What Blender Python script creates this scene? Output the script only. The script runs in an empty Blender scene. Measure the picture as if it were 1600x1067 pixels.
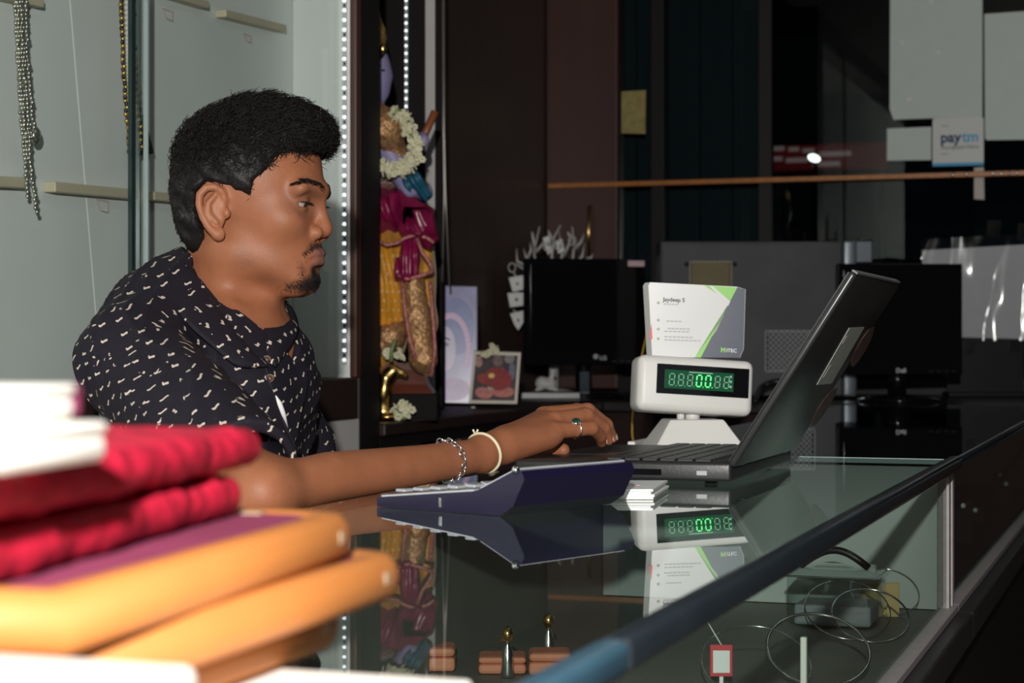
import bpy, bmesh, math, random
import numpy as np
from mathutils import Vector, Matrix

random.seed(7)
rng = np.random.default_rng(7)
scene = bpy.context.scene
col = scene.collection

# ------------------------------------------------------------------ camera, light, exposure
TH = math.radians(18.9)            # the counter runs 18.9 degrees to the right of the view axis
FPX, CX, HY = 3000.0, 800.0, 533.5
CAMZ, TOPZ = 1.085, 0.92           # camera height, counter top height
CT, STH = math.cos(TH), math.sin(TH)

cam_d = bpy.data.cameras.new('camera')
cam_d.sensor_width = 23.5
cam_d.lens = 23.5 * FPX / 1600
cam_d.clip_start = 0.02
cam_d.dof.use_dof = True
cam_d.dof.focus_distance = 2.35
cam_d.dof.aperture_fstop = 6.3
cam = bpy.data.objects.new('camera', cam_d)
cam.location = (0, 0, CAMZ)
cam.rotation_euler = (math.pi / 2, 0, TH)
col.objects.link(cam)
scene.camera = cam

world = bpy.data.worlds.new('world')
world.use_nodes = True
world.node_tree.nodes['Background'].inputs[0].default_value = (0.55, 0.75, 1.0, 1)
world.node_tree.nodes['Background'].inputs[1].default_value = 0.022
scene.world = world


def Wc(x, d, z):
    """camera coordinates (right, depth, height over the camera) -> world"""
    return Vector((x * CT - d * STH, x * STH + d * CT, CAMZ + z))


fl_d = bpy.data.lights.new('camera_flash', 'POINT')
fl_d.energy = 345
fl_d.color = (1.0, 0.97, 0.93)
fl_d.shadow_soft_size = 0.022
fl = bpy.data.objects.new('camera_flash', fl_d)
fl.location = Wc(-0.05, -0.45, 0.36)
col.objects.link(fl)

fill_d = bpy.data.lights.new('ceiling_fill_light', 'AREA')  # added ambient fill for the room, no such fitting is seen
fill_d.shape = 'RECTANGLE'
fill_d.size, fill_d.size_y = 0.1, 1.2
fill_d.energy = 2.5
fill_d.color = (0.93, 1.0, 0.98)
tube = bpy.data.objects.new('ceiling_fill_light', fill_d)
tube.location = (0.3, 2.6, 2.78)
col.objects.link(tube)

scene.view_settings.view_transform = 'Standard'
scene.view_settings.look = 'None'
scene.view_settings.exposure = 0.0
scene.view_settings.gamma = 1.0
scene.view_settings.use_curve_mapping = False


# ------------------------------------------------------------------ pixel -> world helpers (to read places off the photograph)
def C(px, py, d):
    return Wc((px - CX) / FPX * d, d, (HY - py) / FPX * d)


def camc(px, py, d):
    return np.array(((px - CX) / FPX * d, d, (HY - py) / FPX * d))


def ray(px, py):
    return Wc((px - CX) / FPX, 1, (HY - py) / FPX) - Vector((0, 0, CAMZ))


def onz(px, py, z):
    r = ray(px, py); t = (z - CAMZ) / r.z
    return Vector((0, 0, CAMZ)) + r * t


def onx(px, py, X):
    r = ray(px, py); t = X / r.x
    return Vector((0, 0, CAMZ)) + r * t


def ony(px, py, Y):
    r = ray(px, py); t = Y / r.y
    return Vector((0, 0, CAMZ)) + r * t


# ------------------------------------------------------------------ materials
MATS = {}


def mat(name, c, rough=0.5, metal=0.0, spec=0.5, var=0.06, nscale=18.0, bump=0.0, bscale=80.0,
        emit=None, estr=0.0, coat=0.0, sheen=0.0, attr=None, stretch=None, sss=0.0, alpha=1.0):
    if name in MATS:
        return MATS[name]
    m = bpy.data.materials.new(name)
    m.use_nodes = True
    nt = m.node_tree; N = nt.nodes; Lk = nt.links
    b = N['Principled BSDF']
    b.inputs['Roughness'].default_value = rough
    b.inputs['Metallic'].default_value = metal
    b.inputs['Specular IOR Level'].default_value = spec
    b.inputs['Coat Weight'].default_value = coat
    b.inputs['Sheen Weight'].default_value = sheen
    b.inputs['Alpha'].default_value = alpha
    if sss:
        b.inputs['Subsurface Weight'].default_value = sss
        b.inputs['Subsurface Radius'].default_value = (0.012, 0.005, 0.003)
        b.inputs['Subsurface Scale'].default_value = 0.5
    tc = N.new('ShaderNodeTexCoord')
    mp = N.new('ShaderNodeMapping')
    if stretch:
        mp.inputs['Scale'].default_value = stretch
    Lk.new(tc.outputs['Object'], mp.inputs['Vector'])
    nz = N.new('ShaderNodeTexNoise')
    nz.inputs['Scale'].default_value = nscale
    nz.inputs['Detail'].default_value = 5
    Lk.new(mp.outputs['Vector'], nz.inputs['Vector'])
    hs = N.new('ShaderNodeHueSaturation')
    rg = N.new('ShaderNodeMapRange')
    rg.inputs['To Min'].default_value = 1 - var * 2.2
    rg.inputs['To Max'].default_value = 1 + var * 2.2
    Lk.new(nz.outputs['Fac'], rg.inputs['Value'])
    Lk.new(rg.outputs['Result'], hs.inputs['Value'])
    if attr:
        at = N.new('ShaderNodeAttribute'); at.attribute_name = attr
        Lk.new(at.outputs['Color'], hs.inputs['Color'])
    else:
        hs.inputs['Color'].default_value = (*c, 1)
    Lk.new(hs.outputs['Color'], b.inputs['Base Color'])
    if bump:
        n2 = N.new('ShaderNodeTexNoise'); n2.inputs['Scale'].default_value = bscale
        n2.inputs['Detail'].default_value = 4
        Lk.new(mp.outputs['Vector'], n2.inputs['Vector'])
        bp = N.new('ShaderNodeBump'); bp.inputs['Strength'].default_value = bump
        bp.inputs['Distance'].default_value = 0.004
        Lk.new(n2.outputs['Fac'], bp.inputs['Height'])
        Lk.new(bp.outputs['Normal'], b.inputs['Normal'])
    if emit:
        b.inputs['Emission Color'].default_value = (*emit, 1)
        b.inputs['Emission Strength'].default_value = estr
    MATS[name] = m
    return m


def glass(name, tint=(0.93, 0.97, 0.95), ior=1.5, rough=0.0, gain=1.0, bump=0.0, bscale=30, base=0.0):
    if name in MATS:
        return MATS[name]
    m = bpy.data.materials.new(name); m.use_nodes = True
    nt = m.node_tree; N = nt.nodes; Lk = nt.links
    N.remove(N['Principled BSDF'])
    out = N['Material Output']
    tr = N.new('ShaderNodeBsdfTransparent'); tr.inputs[0].default_value = (*tint, 1)
    gl = N.new('ShaderNodeBsdfGlossy'); gl.inputs['Roughness'].default_value = rough
    gl.inputs['Color'].default_value = (0.95, 0.98, 0.97, 1)
    fr = N.new('ShaderNodeFresnel'); fr.inputs['IOR'].default_value = ior
    ge = N.new('ShaderNodeNewGeometry')
    inv = N.new('ShaderNodeMath'); inv.operation = 'SUBTRACT'; inv.inputs[0].default_value = 1.0
    Lk.new(ge.outputs['Backfacing'], inv.inputs[1])
    mu = N.new('ShaderNodeMath'); mu.operation = 'MULTIPLY'
    Lk.new(fr.outputs[0], mu.inputs[0]); Lk.new(inv.outputs[0], mu.inputs[1])
    ga = N.new('ShaderNodeMath'); ga.operation = 'MULTIPLY_ADD'; ga.use_clamp = True
    ga.inputs[1].default_value = gain; ga.inputs[2].default_value = base
    Lk.new(mu.outputs[0], ga.inputs[0])
    mx = N.new('ShaderNodeMixShader')
    Lk.new(ga.outputs[0], mx.inputs[0]); Lk.new(tr.outputs[0], mx.inputs[1]); Lk.new(gl.outputs[0], mx.inputs[2])
    Lk.new(mx.outputs[0], out.inputs['Surface'])
    tc = N.new('ShaderNodeTexCoord')
    nz = N.new('ShaderNodeTexNoise'); nz.inputs['Scale'].default_value = bscale
    Lk.new(tc.outputs['Object'], nz.inputs['Vector'])
    if bump:
        bp = N.new('ShaderNodeBump'); bp.inputs['Strength'].default_value = bump
        bp.inputs['Distance'].default_value = 0.01
        Lk.new(nz.outputs['Fac'], bp.inputs['Height']); Lk.new(bp.outputs[0], gl.inputs['Normal'])
        Lk.new(bp.outputs[0], fr.inputs['Normal'])
    MATS[name] = m
    return m


# ------------------------------------------------------------------ mesh helpers
def place(name, me, parent, loc):
    o = bpy.data.objects.new(name, me)
    col.objects.link(o)
    if parent is not None:
        o.parent = parent
        o.location = Vector(loc) - wloc(parent)
    else:
        o.location = loc
    return o


def wloc(o):
    v = Vector((0, 0, 0))
    while o is not None:
        v = v + o.location
        o = o.parent
    return v


def mk(name, verts, faces, m, parent=None, smooth=False, origin=None):
    """one mesh object from world-space vertices"""
    V = np.asarray([tuple(v) for v in verts], dtype=float) if not isinstance(verts, np.ndarray) else verts
    if origin is None:
        if parent is None:
            origin = Vector((float((V[:, 0].min() + V[:, 0].max()) / 2), float((V[:, 1].min() + V[:, 1].max()) / 2), float(V[:, 2].min())))
        else:
            c = (V.min(0) + V.max(0)) / 2
            origin = Vector(tuple(float(q) for q in c))
    me = bpy.data.meshes.new(name)
    me.from_pydata((V - np.array(origin)).tolist(), [], [list(map(int, f)) for f in faces])
    me.validate(); me.update()
    if m is not None:
        me.materials.append(m)
    if smooth:
        me.polygons.foreach_set('use_smooth', [True] * len(me.polygons))
    return place(name, me, parent, origin)


def root(name, loc, label, cat, group=None):
    o = bpy.data.objects.new(name, None)
    o.empty_display_size = 0.05
    o.location = loc
    col.objects.link(o)
    return tag(o, label, cat, group)


def tag(o, label, cat, group=None):
    o['label'] = label; o['category'] = cat
    if group:
        o['group'] = group
    return o


def struct(o):
    o['kind'] = 'structure'
    return o


def copy_part(o, loc, parent):
    c = o.copy(); col.objects.link(c); c.parent = parent
    c.location = Vector(loc) - wloc(parent)
    return c


def box_bm(sx, sy, sz, bev=0.0, seg=2):
    bm = bmesh.new()
    bmesh.ops.create_cube(bm, size=1)
    bmesh.ops.scale(bm, vec=(sx, sy, sz), verts=bm.verts)
    if bev > 0:
        bmesh.ops.bevel(bm, geom=list(bm.edges), offset=min(bev, min(sx, sy, sz) * 0.49), segments=seg, affect='EDGES', profile=0.5)
    V = np.array([v.co[:] for v in bm.verts]); F = [[v.index for v in f.verts] for f in bm.faces]
    bm.free()
    return V, F


def obox(name, c, size, m, parent=None, bev=0.0, axes=None, seg=2, smooth=None, taper=None):
    """box at centre c, sizes along axes (rows of 3 vectors, default world)"""
    V, F = box_bm(*size, bev, seg)
    if taper:
        k = (V[:, 2] / size[2] + 0.5)
        s = 1 + (taper - 1) * k
        V[:, 0] *= s; V[:, 1] *= s
    if axes is not None:
        V = V @ np.array([list(a) for a in axes])
    V = V + np.array(c)
    return mk(name, V, F, m, parent, smooth=(bev > 0 and seg > 2) if smooth is None else smooth)


def B(name, lo, hi, m, parent=None, bev=0.0, seg=2):
    lo, hi = np.array(lo, float), np.array(hi, float)
    return obox(name, (lo + hi) / 2, tuple(np.abs(hi - lo)), m, parent, bev, None, seg)


def tube_geo(pts, r, sides=8, closed=False):
    P = [Vector(p) for p in pts]; n = len(P)
    R = [r] * n if not hasattr(r, '__len__') else list(r)
    verts, faces = [], []
    nrm = None
    for i in range(n):
        a = P[(i - 1) % n] if (closed or i > 0) else P[i]
        b = P[(i + 1) % n] if (closed or i < n - 1) else P[i]
        t = (b - a).normalized() if (b - a).length > 1e-9 else Vector((0, 0, 1))
        if nrm is None:
            up = Vector((0, 0, 1)) if abs(t.z) < 0.9 else Vector((1, 0, 0))
            nrm = t.cross(up).normalized()
        else:
            nrm = (nrm - t * nrm.dot(t)).normalized()
        bi = t.cross(nrm)
        for k in range(sides):
            a_ = 2 * math.pi * k / sides
            verts.append(P[i] + (nrm * math.cos(a_) + bi * math.sin(a_)) * R[i])
    m_ = n if closed else n - 1
    for i in range(m_):
        j = (i + 1) % n
        for k in range(sides):
            l = (k + 1) % sides
            faces.append((i * sides + k, i * sides + l, j * sides + l, j * sides + k))
    if not closed:
        faces.append(tuple(range(sides))[::-1])
        faces.append(tuple((n - 1) * sides + k for k in range(sides)))
    return verts, faces


def tube(name, pts, r, m, parent=None, sides=8, closed=False):
    v, f = tube_geo(pts, r, sides, closed)
    return mk(name, v, f, m, parent, smooth=True)


def join_geo(parts):
    V, F = [], []
    for v, f in parts:
        o = len(V)
        V.extend([tuple(q) for q in v]); F.extend([tuple(i + o for i in q) for q in f])
    return V, F


def lathe_geo(prof, base, seg=24, axes=None):
    V, F = [], []
    ax = axes or (Vector((1, 0, 0)), Vector((0, 1, 0)), Vector((0, 0, 1)))
    for r, z in prof:
        for k in range(seg):
            a = 2 * math.pi * k / seg
            V.append(Vector(base) + ax[0] * (r * math.cos(a)) + ax[1] * (r * math.sin(a)) + ax[2] * z)
    n = len(prof)
    for i in range(n - 1):
        for k in range(seg):
            l = (k + 1) % seg
            F.append((i * seg + k, i * seg + l, (i + 1) * seg + l, (i + 1) * seg + k))
    F.append(tuple(range(seg))[::-1]); F.append(tuple((n - 1) * seg + k for k in range(seg)))
    return V, F


def lathe(name, prof, base, m, parent=None, seg=24, axes=None):
    v, f = lathe_geo(prof, base, seg, axes)
    return mk(name, v, f, m, parent, smooth=True)


def ell_geo(c, r, axes=None, seg=14, rings=8):
    ax = axes or (Vector((1, 0, 0)), Vector((0, 1, 0)), Vector((0, 0, 1)))
    r = (r, r, r) if not hasattr(r, '__len__') else r
    V, F = [], []
    for i in range(rings + 1):
        t = math.pi * i / rings
        for k in range(seg):
            a = 2 * math.pi * k / seg
            V.append(Vector(c) + ax[0] * (r[0] * math.sin(t) * math.cos(a)) + ax[1] * (r[1] * math.sin(t) * math.sin(a)) + ax[2] * (r[2] * math.cos(t)))
    for i in range(rings):
        for k in range(seg):
            l = (k + 1) % seg
            F.append((i * seg + k, (i + 1) * seg + k, (i + 1) * seg + l, i * seg + l))
    return V, F


def ell(name, c, r, m, parent=None, axes=None, seg=14, rings=8):
    v, f = ell_geo(c, r, axes, seg, rings)
    return mk(name, v, f, m, parent, smooth=True)


def prism_geo(poly, ext):
    """closed polygon of world points extruded by vector ext"""
    n = len(poly); e = Vector(ext)
    V = [Vector(p) for p in poly] + [Vector(p) + e for p in poly]
    F = [tuple(range(n))[::-1], tuple(n + i for i in range(n))]
    F += [(i, (i + 1) % n, n + (i + 1) % n, n + i) for i in range(n)]
    return V, F


def prism(name, poly, ext, m, parent=None):
    v, f = prism_geo(poly, ext)
    o = mk(name, v, f, m, parent)
    bm = bmesh.new(); bm.from_mesh(o.data); bmesh.ops.recalc_face_normals(bm, faces=bm.faces); bm.to_mesh(o.data); bm.free()
    return o


def text_obj(name, s, loc, right, up, size, m, parent, ext=0.0002, bold=0.0, align='LEFT'):
    cu = bpy.data.curves.new(name, 'FONT')
    cu.body = s; cu.size = size; cu.extrude = ext; cu.offset = bold; cu.align_x = align
    cu.resolution_u = 3
    t = bpy.data.objects.new(name, cu); col.objects.link(t)
    dg = bpy.context.evaluated_depsgraph_get()
    me = bpy.data.meshes.new_from_object(t.evaluated_get(dg))
    bpy.data.objects.remove(t)
    r = Vector(right).normalized(); u = Vector(up).normalized(); n = r.cross(u)
    V = np.array([v.co[:] for v in me.vertices]) if len(me.vertices) else np.zeros((1, 3))
    F = [list(p.vertices) for p in me.polygons]
    Vw = V[:, :1] * np.array(r) + V[:, 1:2] * np.array(u) + V[:, 2:3] * np.array(n) + np.array(loc)
    return mk(name, Vw, F, m, parent)


# ------------------------------------------------------------------ signed distance modelling
def smin(a, b, k):
    if k <= 0:
        return np.minimum(a, b)
    h = np.clip(0.5 + 0.5 * (b - a) / k, 0, 1)
    return b + (a - b) * h - k * h * (1 - h)


def smax(a, b, k):
    return -smin(-a, -b, k)


def s_sph(P, c, r):
    return np.sqrt(((P - c) ** 2).sum(-1)) - r


def s_ell(P, c, r):
    q = P - c
    r = np.asarray(r)
    k0 = np.sqrt(((q / r) ** 2).sum(-1)); k1 = np.sqrt(((q / (r * r)) ** 2).sum(-1)) + 1e-9
    return k0 * (k0 - 1) / k1


def s_cap(P, a, b, ra, rb):
    a = np.asarray(a, float); b = np.asarray(b, float)
    ab = b - a
    t = np.clip(((P - a) @ ab) / (ab @ ab + 1e-12), 0, 1)
    return np.sqrt(((P - a - t[..., None] * ab) ** 2).sum(-1)) - (ra + (rb - ra) * t)


def s_chain(P, pts, rs, k=0.0):
    d = None
    for i in range(len(pts) - 1):
        e = s_cap(P, pts[i], pts[i + 1], rs[i], rs[i + 1])
        d = e if d is None else smin(d, e, k)
    return d


def wob(P, f, seed=0.0):
    x, y, z = P[..., 0] * f + seed, P[..., 1] * f + 1.7 * seed, P[..., 2] * f - seed
    return (np.sin(x + 1.3 * np.sin(y * 0.9 + z)) + np.sin(y * 1.1 + 1.2 * np.sin(z * 1.2 + x * 0.7)) + np.sin(z * 0.95 + 1.4 * np.sin(x * 1.1 - y))) / 3


def s_poly2(X, Y, poly):
    n = len(poly)
    d = np.full(X.shape, 1e9); s = np.ones(X.shape)
    for i in range(n):
        x0, y0 = poly[i]; x1, y1 = poly[i - 1]
        ex, ey = x1 - x0, y1 - y0
        wx, wy = X - x0, Y - y0
        t = np.clip((wx * ex + wy * ey) / (ex * ex + ey * ey + 1e-12), 0, 1)
        d = np.minimum(d, (wx - ex * t) ** 2 + (wy - ey * t) ** 2)
        c1 = Y >= y0; c2 = Y < y1; c3 = ex * wy > ey * wx
        fl_ = (c1 & c2 & c3) | (~c1 & ~c2 & ~c3)
        s = np.where(fl_, -s, s)
    return s * np.sqrt(d)


def sdf_mesh(f, lo, hi, h, blk=16):
    lo = np.array(lo, float); hi = np.array(hi, float)
    nb = np.ceil((hi - lo) / (h * blk)).astype(int)
    dim = nb * blk
    G = np.empty(dim, np.float32)
    idx = np.stack(np.meshgrid(*[np.arange(n) for n in nb], indexing='ij'), -1).reshape(-1, 3)
    cen = lo + (idx + 0.5) * blk * h
    cv = f(cen)
    R = blk * h * 0.87 * 1.25 + 0.004
    off = np.stack(np.meshgrid(*[np.arange(blk)] * 3, indexing='ij'), -1).reshape(-1, 3) * h
    act = []
    for i, v in zip(idx, cv):
        s = tuple(slice(a * blk, a * blk + blk) for a in i)
        if abs(v) < R:
            act.append(i)
        else:
            G[s] = 1.0 if v > 0 else -1.0
    for c0 in range(0, len(act), 12):
        ch = act[c0:c0 + 12]
        P = np.concatenate([lo + np.array(i) * blk * h + off for i in ch])
        v = f(P).astype(np.float32).reshape(len(ch), blk, blk, blk)
        for q, i in enumerate(ch):
            G[tuple(slice(a * blk, a * blk + blk) for a in i)] = v[q]
    S = G < 0
    nx, ny, nz = dim
    cnt = np.zeros((nx - 1, ny - 1, nz - 1), np.int8)
    for dx in (0, 1):
        for dy in (0, 1):
            for dz in (0, 1):
                cnt += S[dx:nx - 1 + dx, dy:ny - 1 + dy, dz:nz - 1 + dz]
    cells = np.argwhere((cnt > 0) & (cnt < 8))
    vid = np.full(cnt.shape, -1, np.int32)
    vid[tuple(cells.T)] = np.arange(len(cells), dtype=np.int32)
    acc = np.zeros((len(cells), 3)); num = np.zeros(len(cells))
    corners = [(a, b, c) for a in (0, 1) for b in (0, 1) for c in (0, 1)]
    vals = {c: G[cells[:, 0] + c[0], cells[:, 1] + c[1], cells[:, 2] + c[2]].astype(float) for c in corners}
    for c in corners:
        for ax in range(3):
            if c[ax]:
                continue
            e = list(c); e[ax] = 1; e = tuple(e)
            a, b = vals[c], vals[e]
            m = (a < 0) != (b < 0)
            t = np.where(m, a / np.where(m, a - b, 1), 0)
            p = np.array(c, float)[None].repeat(len(cells), 0); p[:, ax] += t
            acc += np.where(m[:, None], p, 0); num += m
    V = lo + (cells + acc / num[:, None]) * h
    F = []
    for ax in range(3):
        o1, o2 = [(1, 2), (2, 0), (0, 1)][ax]
        sl0 = [slice(1, None)] * 3; sl1 = [slice(1, None)] * 3
        sl0[ax] = slice(0, -1); sl1[ax] = slice(1, None)
        A, Bq = S[tuple(sl0)], S[tuple(sl1)]
        e = np.argwhere(A != Bq)
        if not len(e):
            continue
        base = e.copy()
        for q in (o1, o2):
            base[:, q] += 1
        inside = S[tuple(base.T)]
        quad = []
        for d1, d2 in ((-1, -1), (0, -1), (0, 0), (-1, 0)):
            c = base.copy(); c[:, o1] += d1; c[:, o2] += d2
            ok = np.all((c >= 0) & (c < np.array(cnt.shape)), 1)
            c = np.clip(c, 0, np.array(cnt.shape) - 1)
            quad.append(np.where(ok, vid[tuple(c.T)], -1))
        Q = np.stack(quad, 1)
        Q = np.where(inside[:, None], Q, Q[:, ::-1])
        F.append(Q[(Q >= 0).all(1)])
    F = np.concatenate(F)
    return V, F


def cam2world(V):
    return np.stack([V[:, 0] * CT - V[:, 1] * STH, V[:, 0] * STH + V[:, 1] * CT, CAMZ + V[:, 2]], 1)


def set_col(o, cols, name='tone'):
    a = o.data.color_attributes.new(name, 'FLOAT_COLOR', 'POINT')
    buf = np.ones((len(o.data.vertices), 4), np.float32); buf[:, :3] = cols
    a.data.foreach_set('color', buf.ravel())

scene.cycles.use_denoising = True
scene.cycles.max_bounces = 10
scene.cycles.transparent_max_bounces = 16
scene.cycles.sample_clamp_indirect = 4.0

# ------------------------------------------------------------------ room shell
XW, YB, ZC = -1.96, 6.10, 2.85          # left wall, back wall, ceiling
laminate = mat('brown_laminate', (0.075, 0.046, 0.042), 0.42, var=0.10, nscale=30, stretch=(1, 1, 0.08))
dark_wood = mat('dark_wood', (0.030, 0.017, 0.015), 0.5, spec=0.3, var=0.10, nscale=25, stretch=(1, 1, 0.1))
red_wood = mat('reddish_wood', (0.075, 0.030, 0.023), 0.42, var=0.12, nscale=22, stretch=(1, 1, 0.12))
black_lam = mat('black_laminate', (0.012, 0.010, 0.010), 0.5, var=0.05, spec=0.3)
white_edge = mat('white_edge_band', (0.62, 0.60, 0.58), 0.5, var=0.03)
grey_board = mat('grey_white_board', (0.76, 0.79, 0.77), 0.55, var=0.03, nscale=6)
floor_m = mat('floor_tile', (0.16, 0.13, 0.11), 0.3, var=0.08)
plaster = mat('plaster', (0.10, 0.09, 0.085), 0.8, var=0.03)
gold = mat('brass', (0.85, 0.58, 0.20), 0.22, metal=1.0, var=0.05)
chrome = mat('chrome', (0.82, 0.84, 0.86), 0.12, metal=1.0, var=0.02)
silver = mat('silver', (0.83, 0.82, 0.79), 0.2, metal=1.0, var=0.04)
white_pl = mat('white_plastic', (0.80, 0.79, 0.75), 0.4, var=0.015)
paper = mat('white_paper', (0.82, 0.82, 0.80), 0.6, var=0.02)
black_pl = mat('black_plastic', (0.012, 0.012, 0.013), 0.32, var=0.05)
black_gl = mat('black_gloss', (0.005, 0.005, 0.006), 0.10, var=0.03, spec=0.3)
grey_print = mat('grey_ink', (0.42, 0.43, 0.42), 0.6, var=0.02)
black_ink = mat('black_ink', (0.03, 0.03, 0.035), 0.6, var=0.02)

struct(B('floor', (XW - 0.1, -1.5, -0.05), (2.2, YB + 0.1, 0), floor_m))
struct(B('ceiling', (XW - 0.1, -1.5, ZC), (2.2, YB + 0.1, ZC + 0.06), plaster))
struct(B('wall_left', (XW - 0.08, -1.5, 0), (XW, YB + 0.08, ZC), laminate))

# back wall: low dark wall under the window, brown cupboard door in the corner, shop window above
xd0, xd1 = ony(857, 300, YB).x, ony(968, 300, YB).x
struct(B('wall_back', (XW, YB, 0), (2.2, YB + 0.08, 0.92), dark_wood))
struct(B('trim_1', (xd1, YB - 0.02, 0.92), (2.2, YB + 0.06, 0.97), black_lam))
struct(B('trim_2', (xd1, YB - 0.02, 2.28), (2.2, YB + 0.06, ZC), dark_wood))
d1 = struct(B('door_1', (XW + 0.002, YB - 0.03, 0.93), (xd1, YB + 0.06, ZC - 0.01), red_wood, bev=0.004))
h0, h1 = ony(921, 322, YB - 0.05), ony(921, 402, YB - 0.05)
tube('door_handle', [h0 + Vector((0, 0.02, 0)), h0, (h0 + h1) / 2 + Vector((0, -0.01, 0)), h1, h1 + Vector((0, 0.02, 0))], 0.006, gold, d1)
wp = ony(990, 175, YB - 0.012)

win_gl = glass('window_glass', (0.62, 0.70, 0.72), 1.5)
w1 = struct(B('window_1', (xd1, YB + 0.0, 0.97), (2.2, YB + 0.008, 2.28), win_gl))
for px in (1028, 1196):
    xx = ony(px, 300, YB).x
    B('mullion', (xx - 0.022, YB - 0.012, 0.97), (xx + 0.022, YB + 0.03, 2.28), black_lam, w1, 0.003)
# added dark panels imitating the showcase reflection in the left panes
slate = mat('slate_reflection', (0.055, 0.060, 0.064), 0.7, var=0.10, nscale=5, stretch=(4, 4, 0.3))
sh = root('window_reflection', (ony(1090, 300, YB + 0.25).x, YB + 0.25, 0.0), 'dark slate grey panels imitating a reflection in the left window panes', 'reflection panels')
sx0, sx1 = ony(968, 300, YB + 0.25).x - 0.05, ony(1196, 300, YB + 0.25).x
nsl = 5
for i in range(nsl):
    a = sx0 + (sx1 - sx0) * i / nsl; b = sx0 + (sx1 - sx0) * (i + 1) / nsl
    B('reflection_panel', (a + 0.001, YB + 0.245, 0.0), (b - 0.001, YB + 0.26, 2.4), slate, sh, 0.003)

# glowing red shop sign and a lamp across the dark street
YS = 11.0
s0, s1 = ony(1200, 228, YS), ony(1385, 262, YS)
red_sign = mat('red_sign', (0.25, 0.01, 0.01), 0.5, emit=(0.55, 0.02, 0.015), estr=0.05)
sg = root('street_sign', ((s0.x + s1.x) / 2, YS, 0), 'dim red lit shop sign seen across the dark street', 'sign')
B('sign_board', (s0.x, YS, s1.z), (s1.x, YS + 0.05, s0.z), red_sign, sg, 0.01)
for xx in (s0.x + 0.05, s1.x - 0.05):
    B('post', (xx - 0.02, YS + 0.03, 0), (xx + 0.02, YS + 0.07, s0.z), black_pl, sg)
sign_wh = mat('sign_lettering', (0.6, 0.4, 0.4), 0.5, emit=(1, 0.6, 0.55), estr=0.12)
for k, (pa, pb, py) in enumerate([(1202, 1225, 232), (1232, 1248, 233), (1254, 1272, 235), (1280, 1330, 240), (1202, 1222, 248), (1228, 1262, 250), (1270, 1312, 256)]):
    a, b = ony(pa, py - 3, YS - 0.01), ony(pb, py + 3, YS - 0.01)
    B('lettering', (a.x, YS - 0.01, b.z), (b.x, YS - 0.001, a.z), sign_wh, sg)
lp = ony(1272, 247, YS - 0.3)
lamp = root('street_lamp', (lp.x, lp.y, 0), 'small bright lamp glowing outside the window', 'lamp')
tube('pole', [(lp.x, lp.y + 0.05, 0), (lp.x, lp.y + 0.05, lp.z), (lp.x, lp.y, lp.z)], 0.012, black_pl, lamp)
ell('bulb', lp, (0.035, 0.03, 0.02), mat('lamp_glow', (1, 1, 1), emit=(1, 1, 0.85), estr=6), lamp,
    axes=(Vector((0.94, 0, -0.34)), Vector((0, 1, 0)), Vector((0.34, 0, 0.94))))
struct(B('wall_street', (-6, 12.5, -0.05), (9, 12.6, 6), mat('night_facade', (0.012, 0.010, 0.010), 0.8)))
struct(B('ground_street', (-6, YB + 0.1, -0.06), (9, 12.5, -0.01), mat('asphalt', (0.02, 0.02, 0.02), 0.8)))

# stickers and cards on the window
stk_y = YB - 0.006


def sheet(name, pts, m, label, cat, parent=None):
    o = prism(name, [ony(x, y, stk_y) for x, y in pts], (0, 0.003, 0), m, parent)
    if label:
        tag(o, label, cat)
    return o


card_back = mat('card_back', (0.66, 0.74, 0.70), 0.6, var=0.02)
big = sheet('poster_sheet', [(1391, -60), (1390, 170), (1396, 187), (1535, 182), (1535, -60)], card_back, 'large pale grey sheet stuck on window above smaller cards', 'poster')
for (x, y) in ((1410, 66), (1466, 82), (1420, 155), (1455, 2)):
    q = [ony(x + 4 * math.cos(a), y + 3.4 * math.sin(a), stk_y - 0.001) for a in (0.2, 1.4, 2.6, 3.9, 5.2)]
    prism('tape_patch', q, (0, 0.001, 0), paper, big)
sheet('poster_sheet', [(1538, 22), (1539, 216), (1542, 219), (1680, 217), (1680, 12)], card_back, 'pale grey sheet cut off by the right edge of the photo', 'poster')
sheet('window_card', [(1386, 201), (1386, 251), (1455, 250), (1455, 198)], card_back, 'small blank pale card on the window left of the logo sticker', 'card')
st = sheet('window_sticker', [(1457, 188), (1459, 185), (1534, 182), (1537, 185), (1537, 258), (1457, 260)], mat('sticker_white', (0.72, 0.74, 0.72), 0.5, var=0.015), 'white square payment sticker with blue lettering on the window', 'sticker')
navy_ink = mat('navy_ink', (0.005, 0.03, 0.14), 0.5, var=0.02)
cyan_ink = mat('cyan_ink', (0.06, 0.42, 0.72), 0.5, var=0.02)
prism('blue_band', [ony(x, y, stk_y - 0.0015) for x, y in ((1457, 255), (1457, 260), (1537, 258), (1537, 253))], (0, 0.001, 0), cyan_ink, st)
pl = ony(1469.5, 222.5, stk_y - 0.001)
tdir = ony(1525, 219.5, stk_y - 0.001) - pl
wtxt = tdir.length
t1_ = text_obj('lettering', 'pay', pl, (1, 0, 0), (0, 0, 1), 0.0455, navy_ink, st, bold=0.0015)
p2 = pl + Vector((t1_.dimensions.x + 0.0025, 0, 0))
text_obj('lettering', 'tm', p2, (1, 0, 0), (0, 0, 1), 0.0455, cyan_ink, st, bold=0.0012)
text_obj('lettering', 'Accepted Here', ony(1470.5, 233.5, stk_y - 0.001), (1, 0, 0), (0, 0, 1), 0.0185, mat('sticker_grey_ink', (0.22, 0.24, 0.24), 0.6), st, bold=0.0002)
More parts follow.
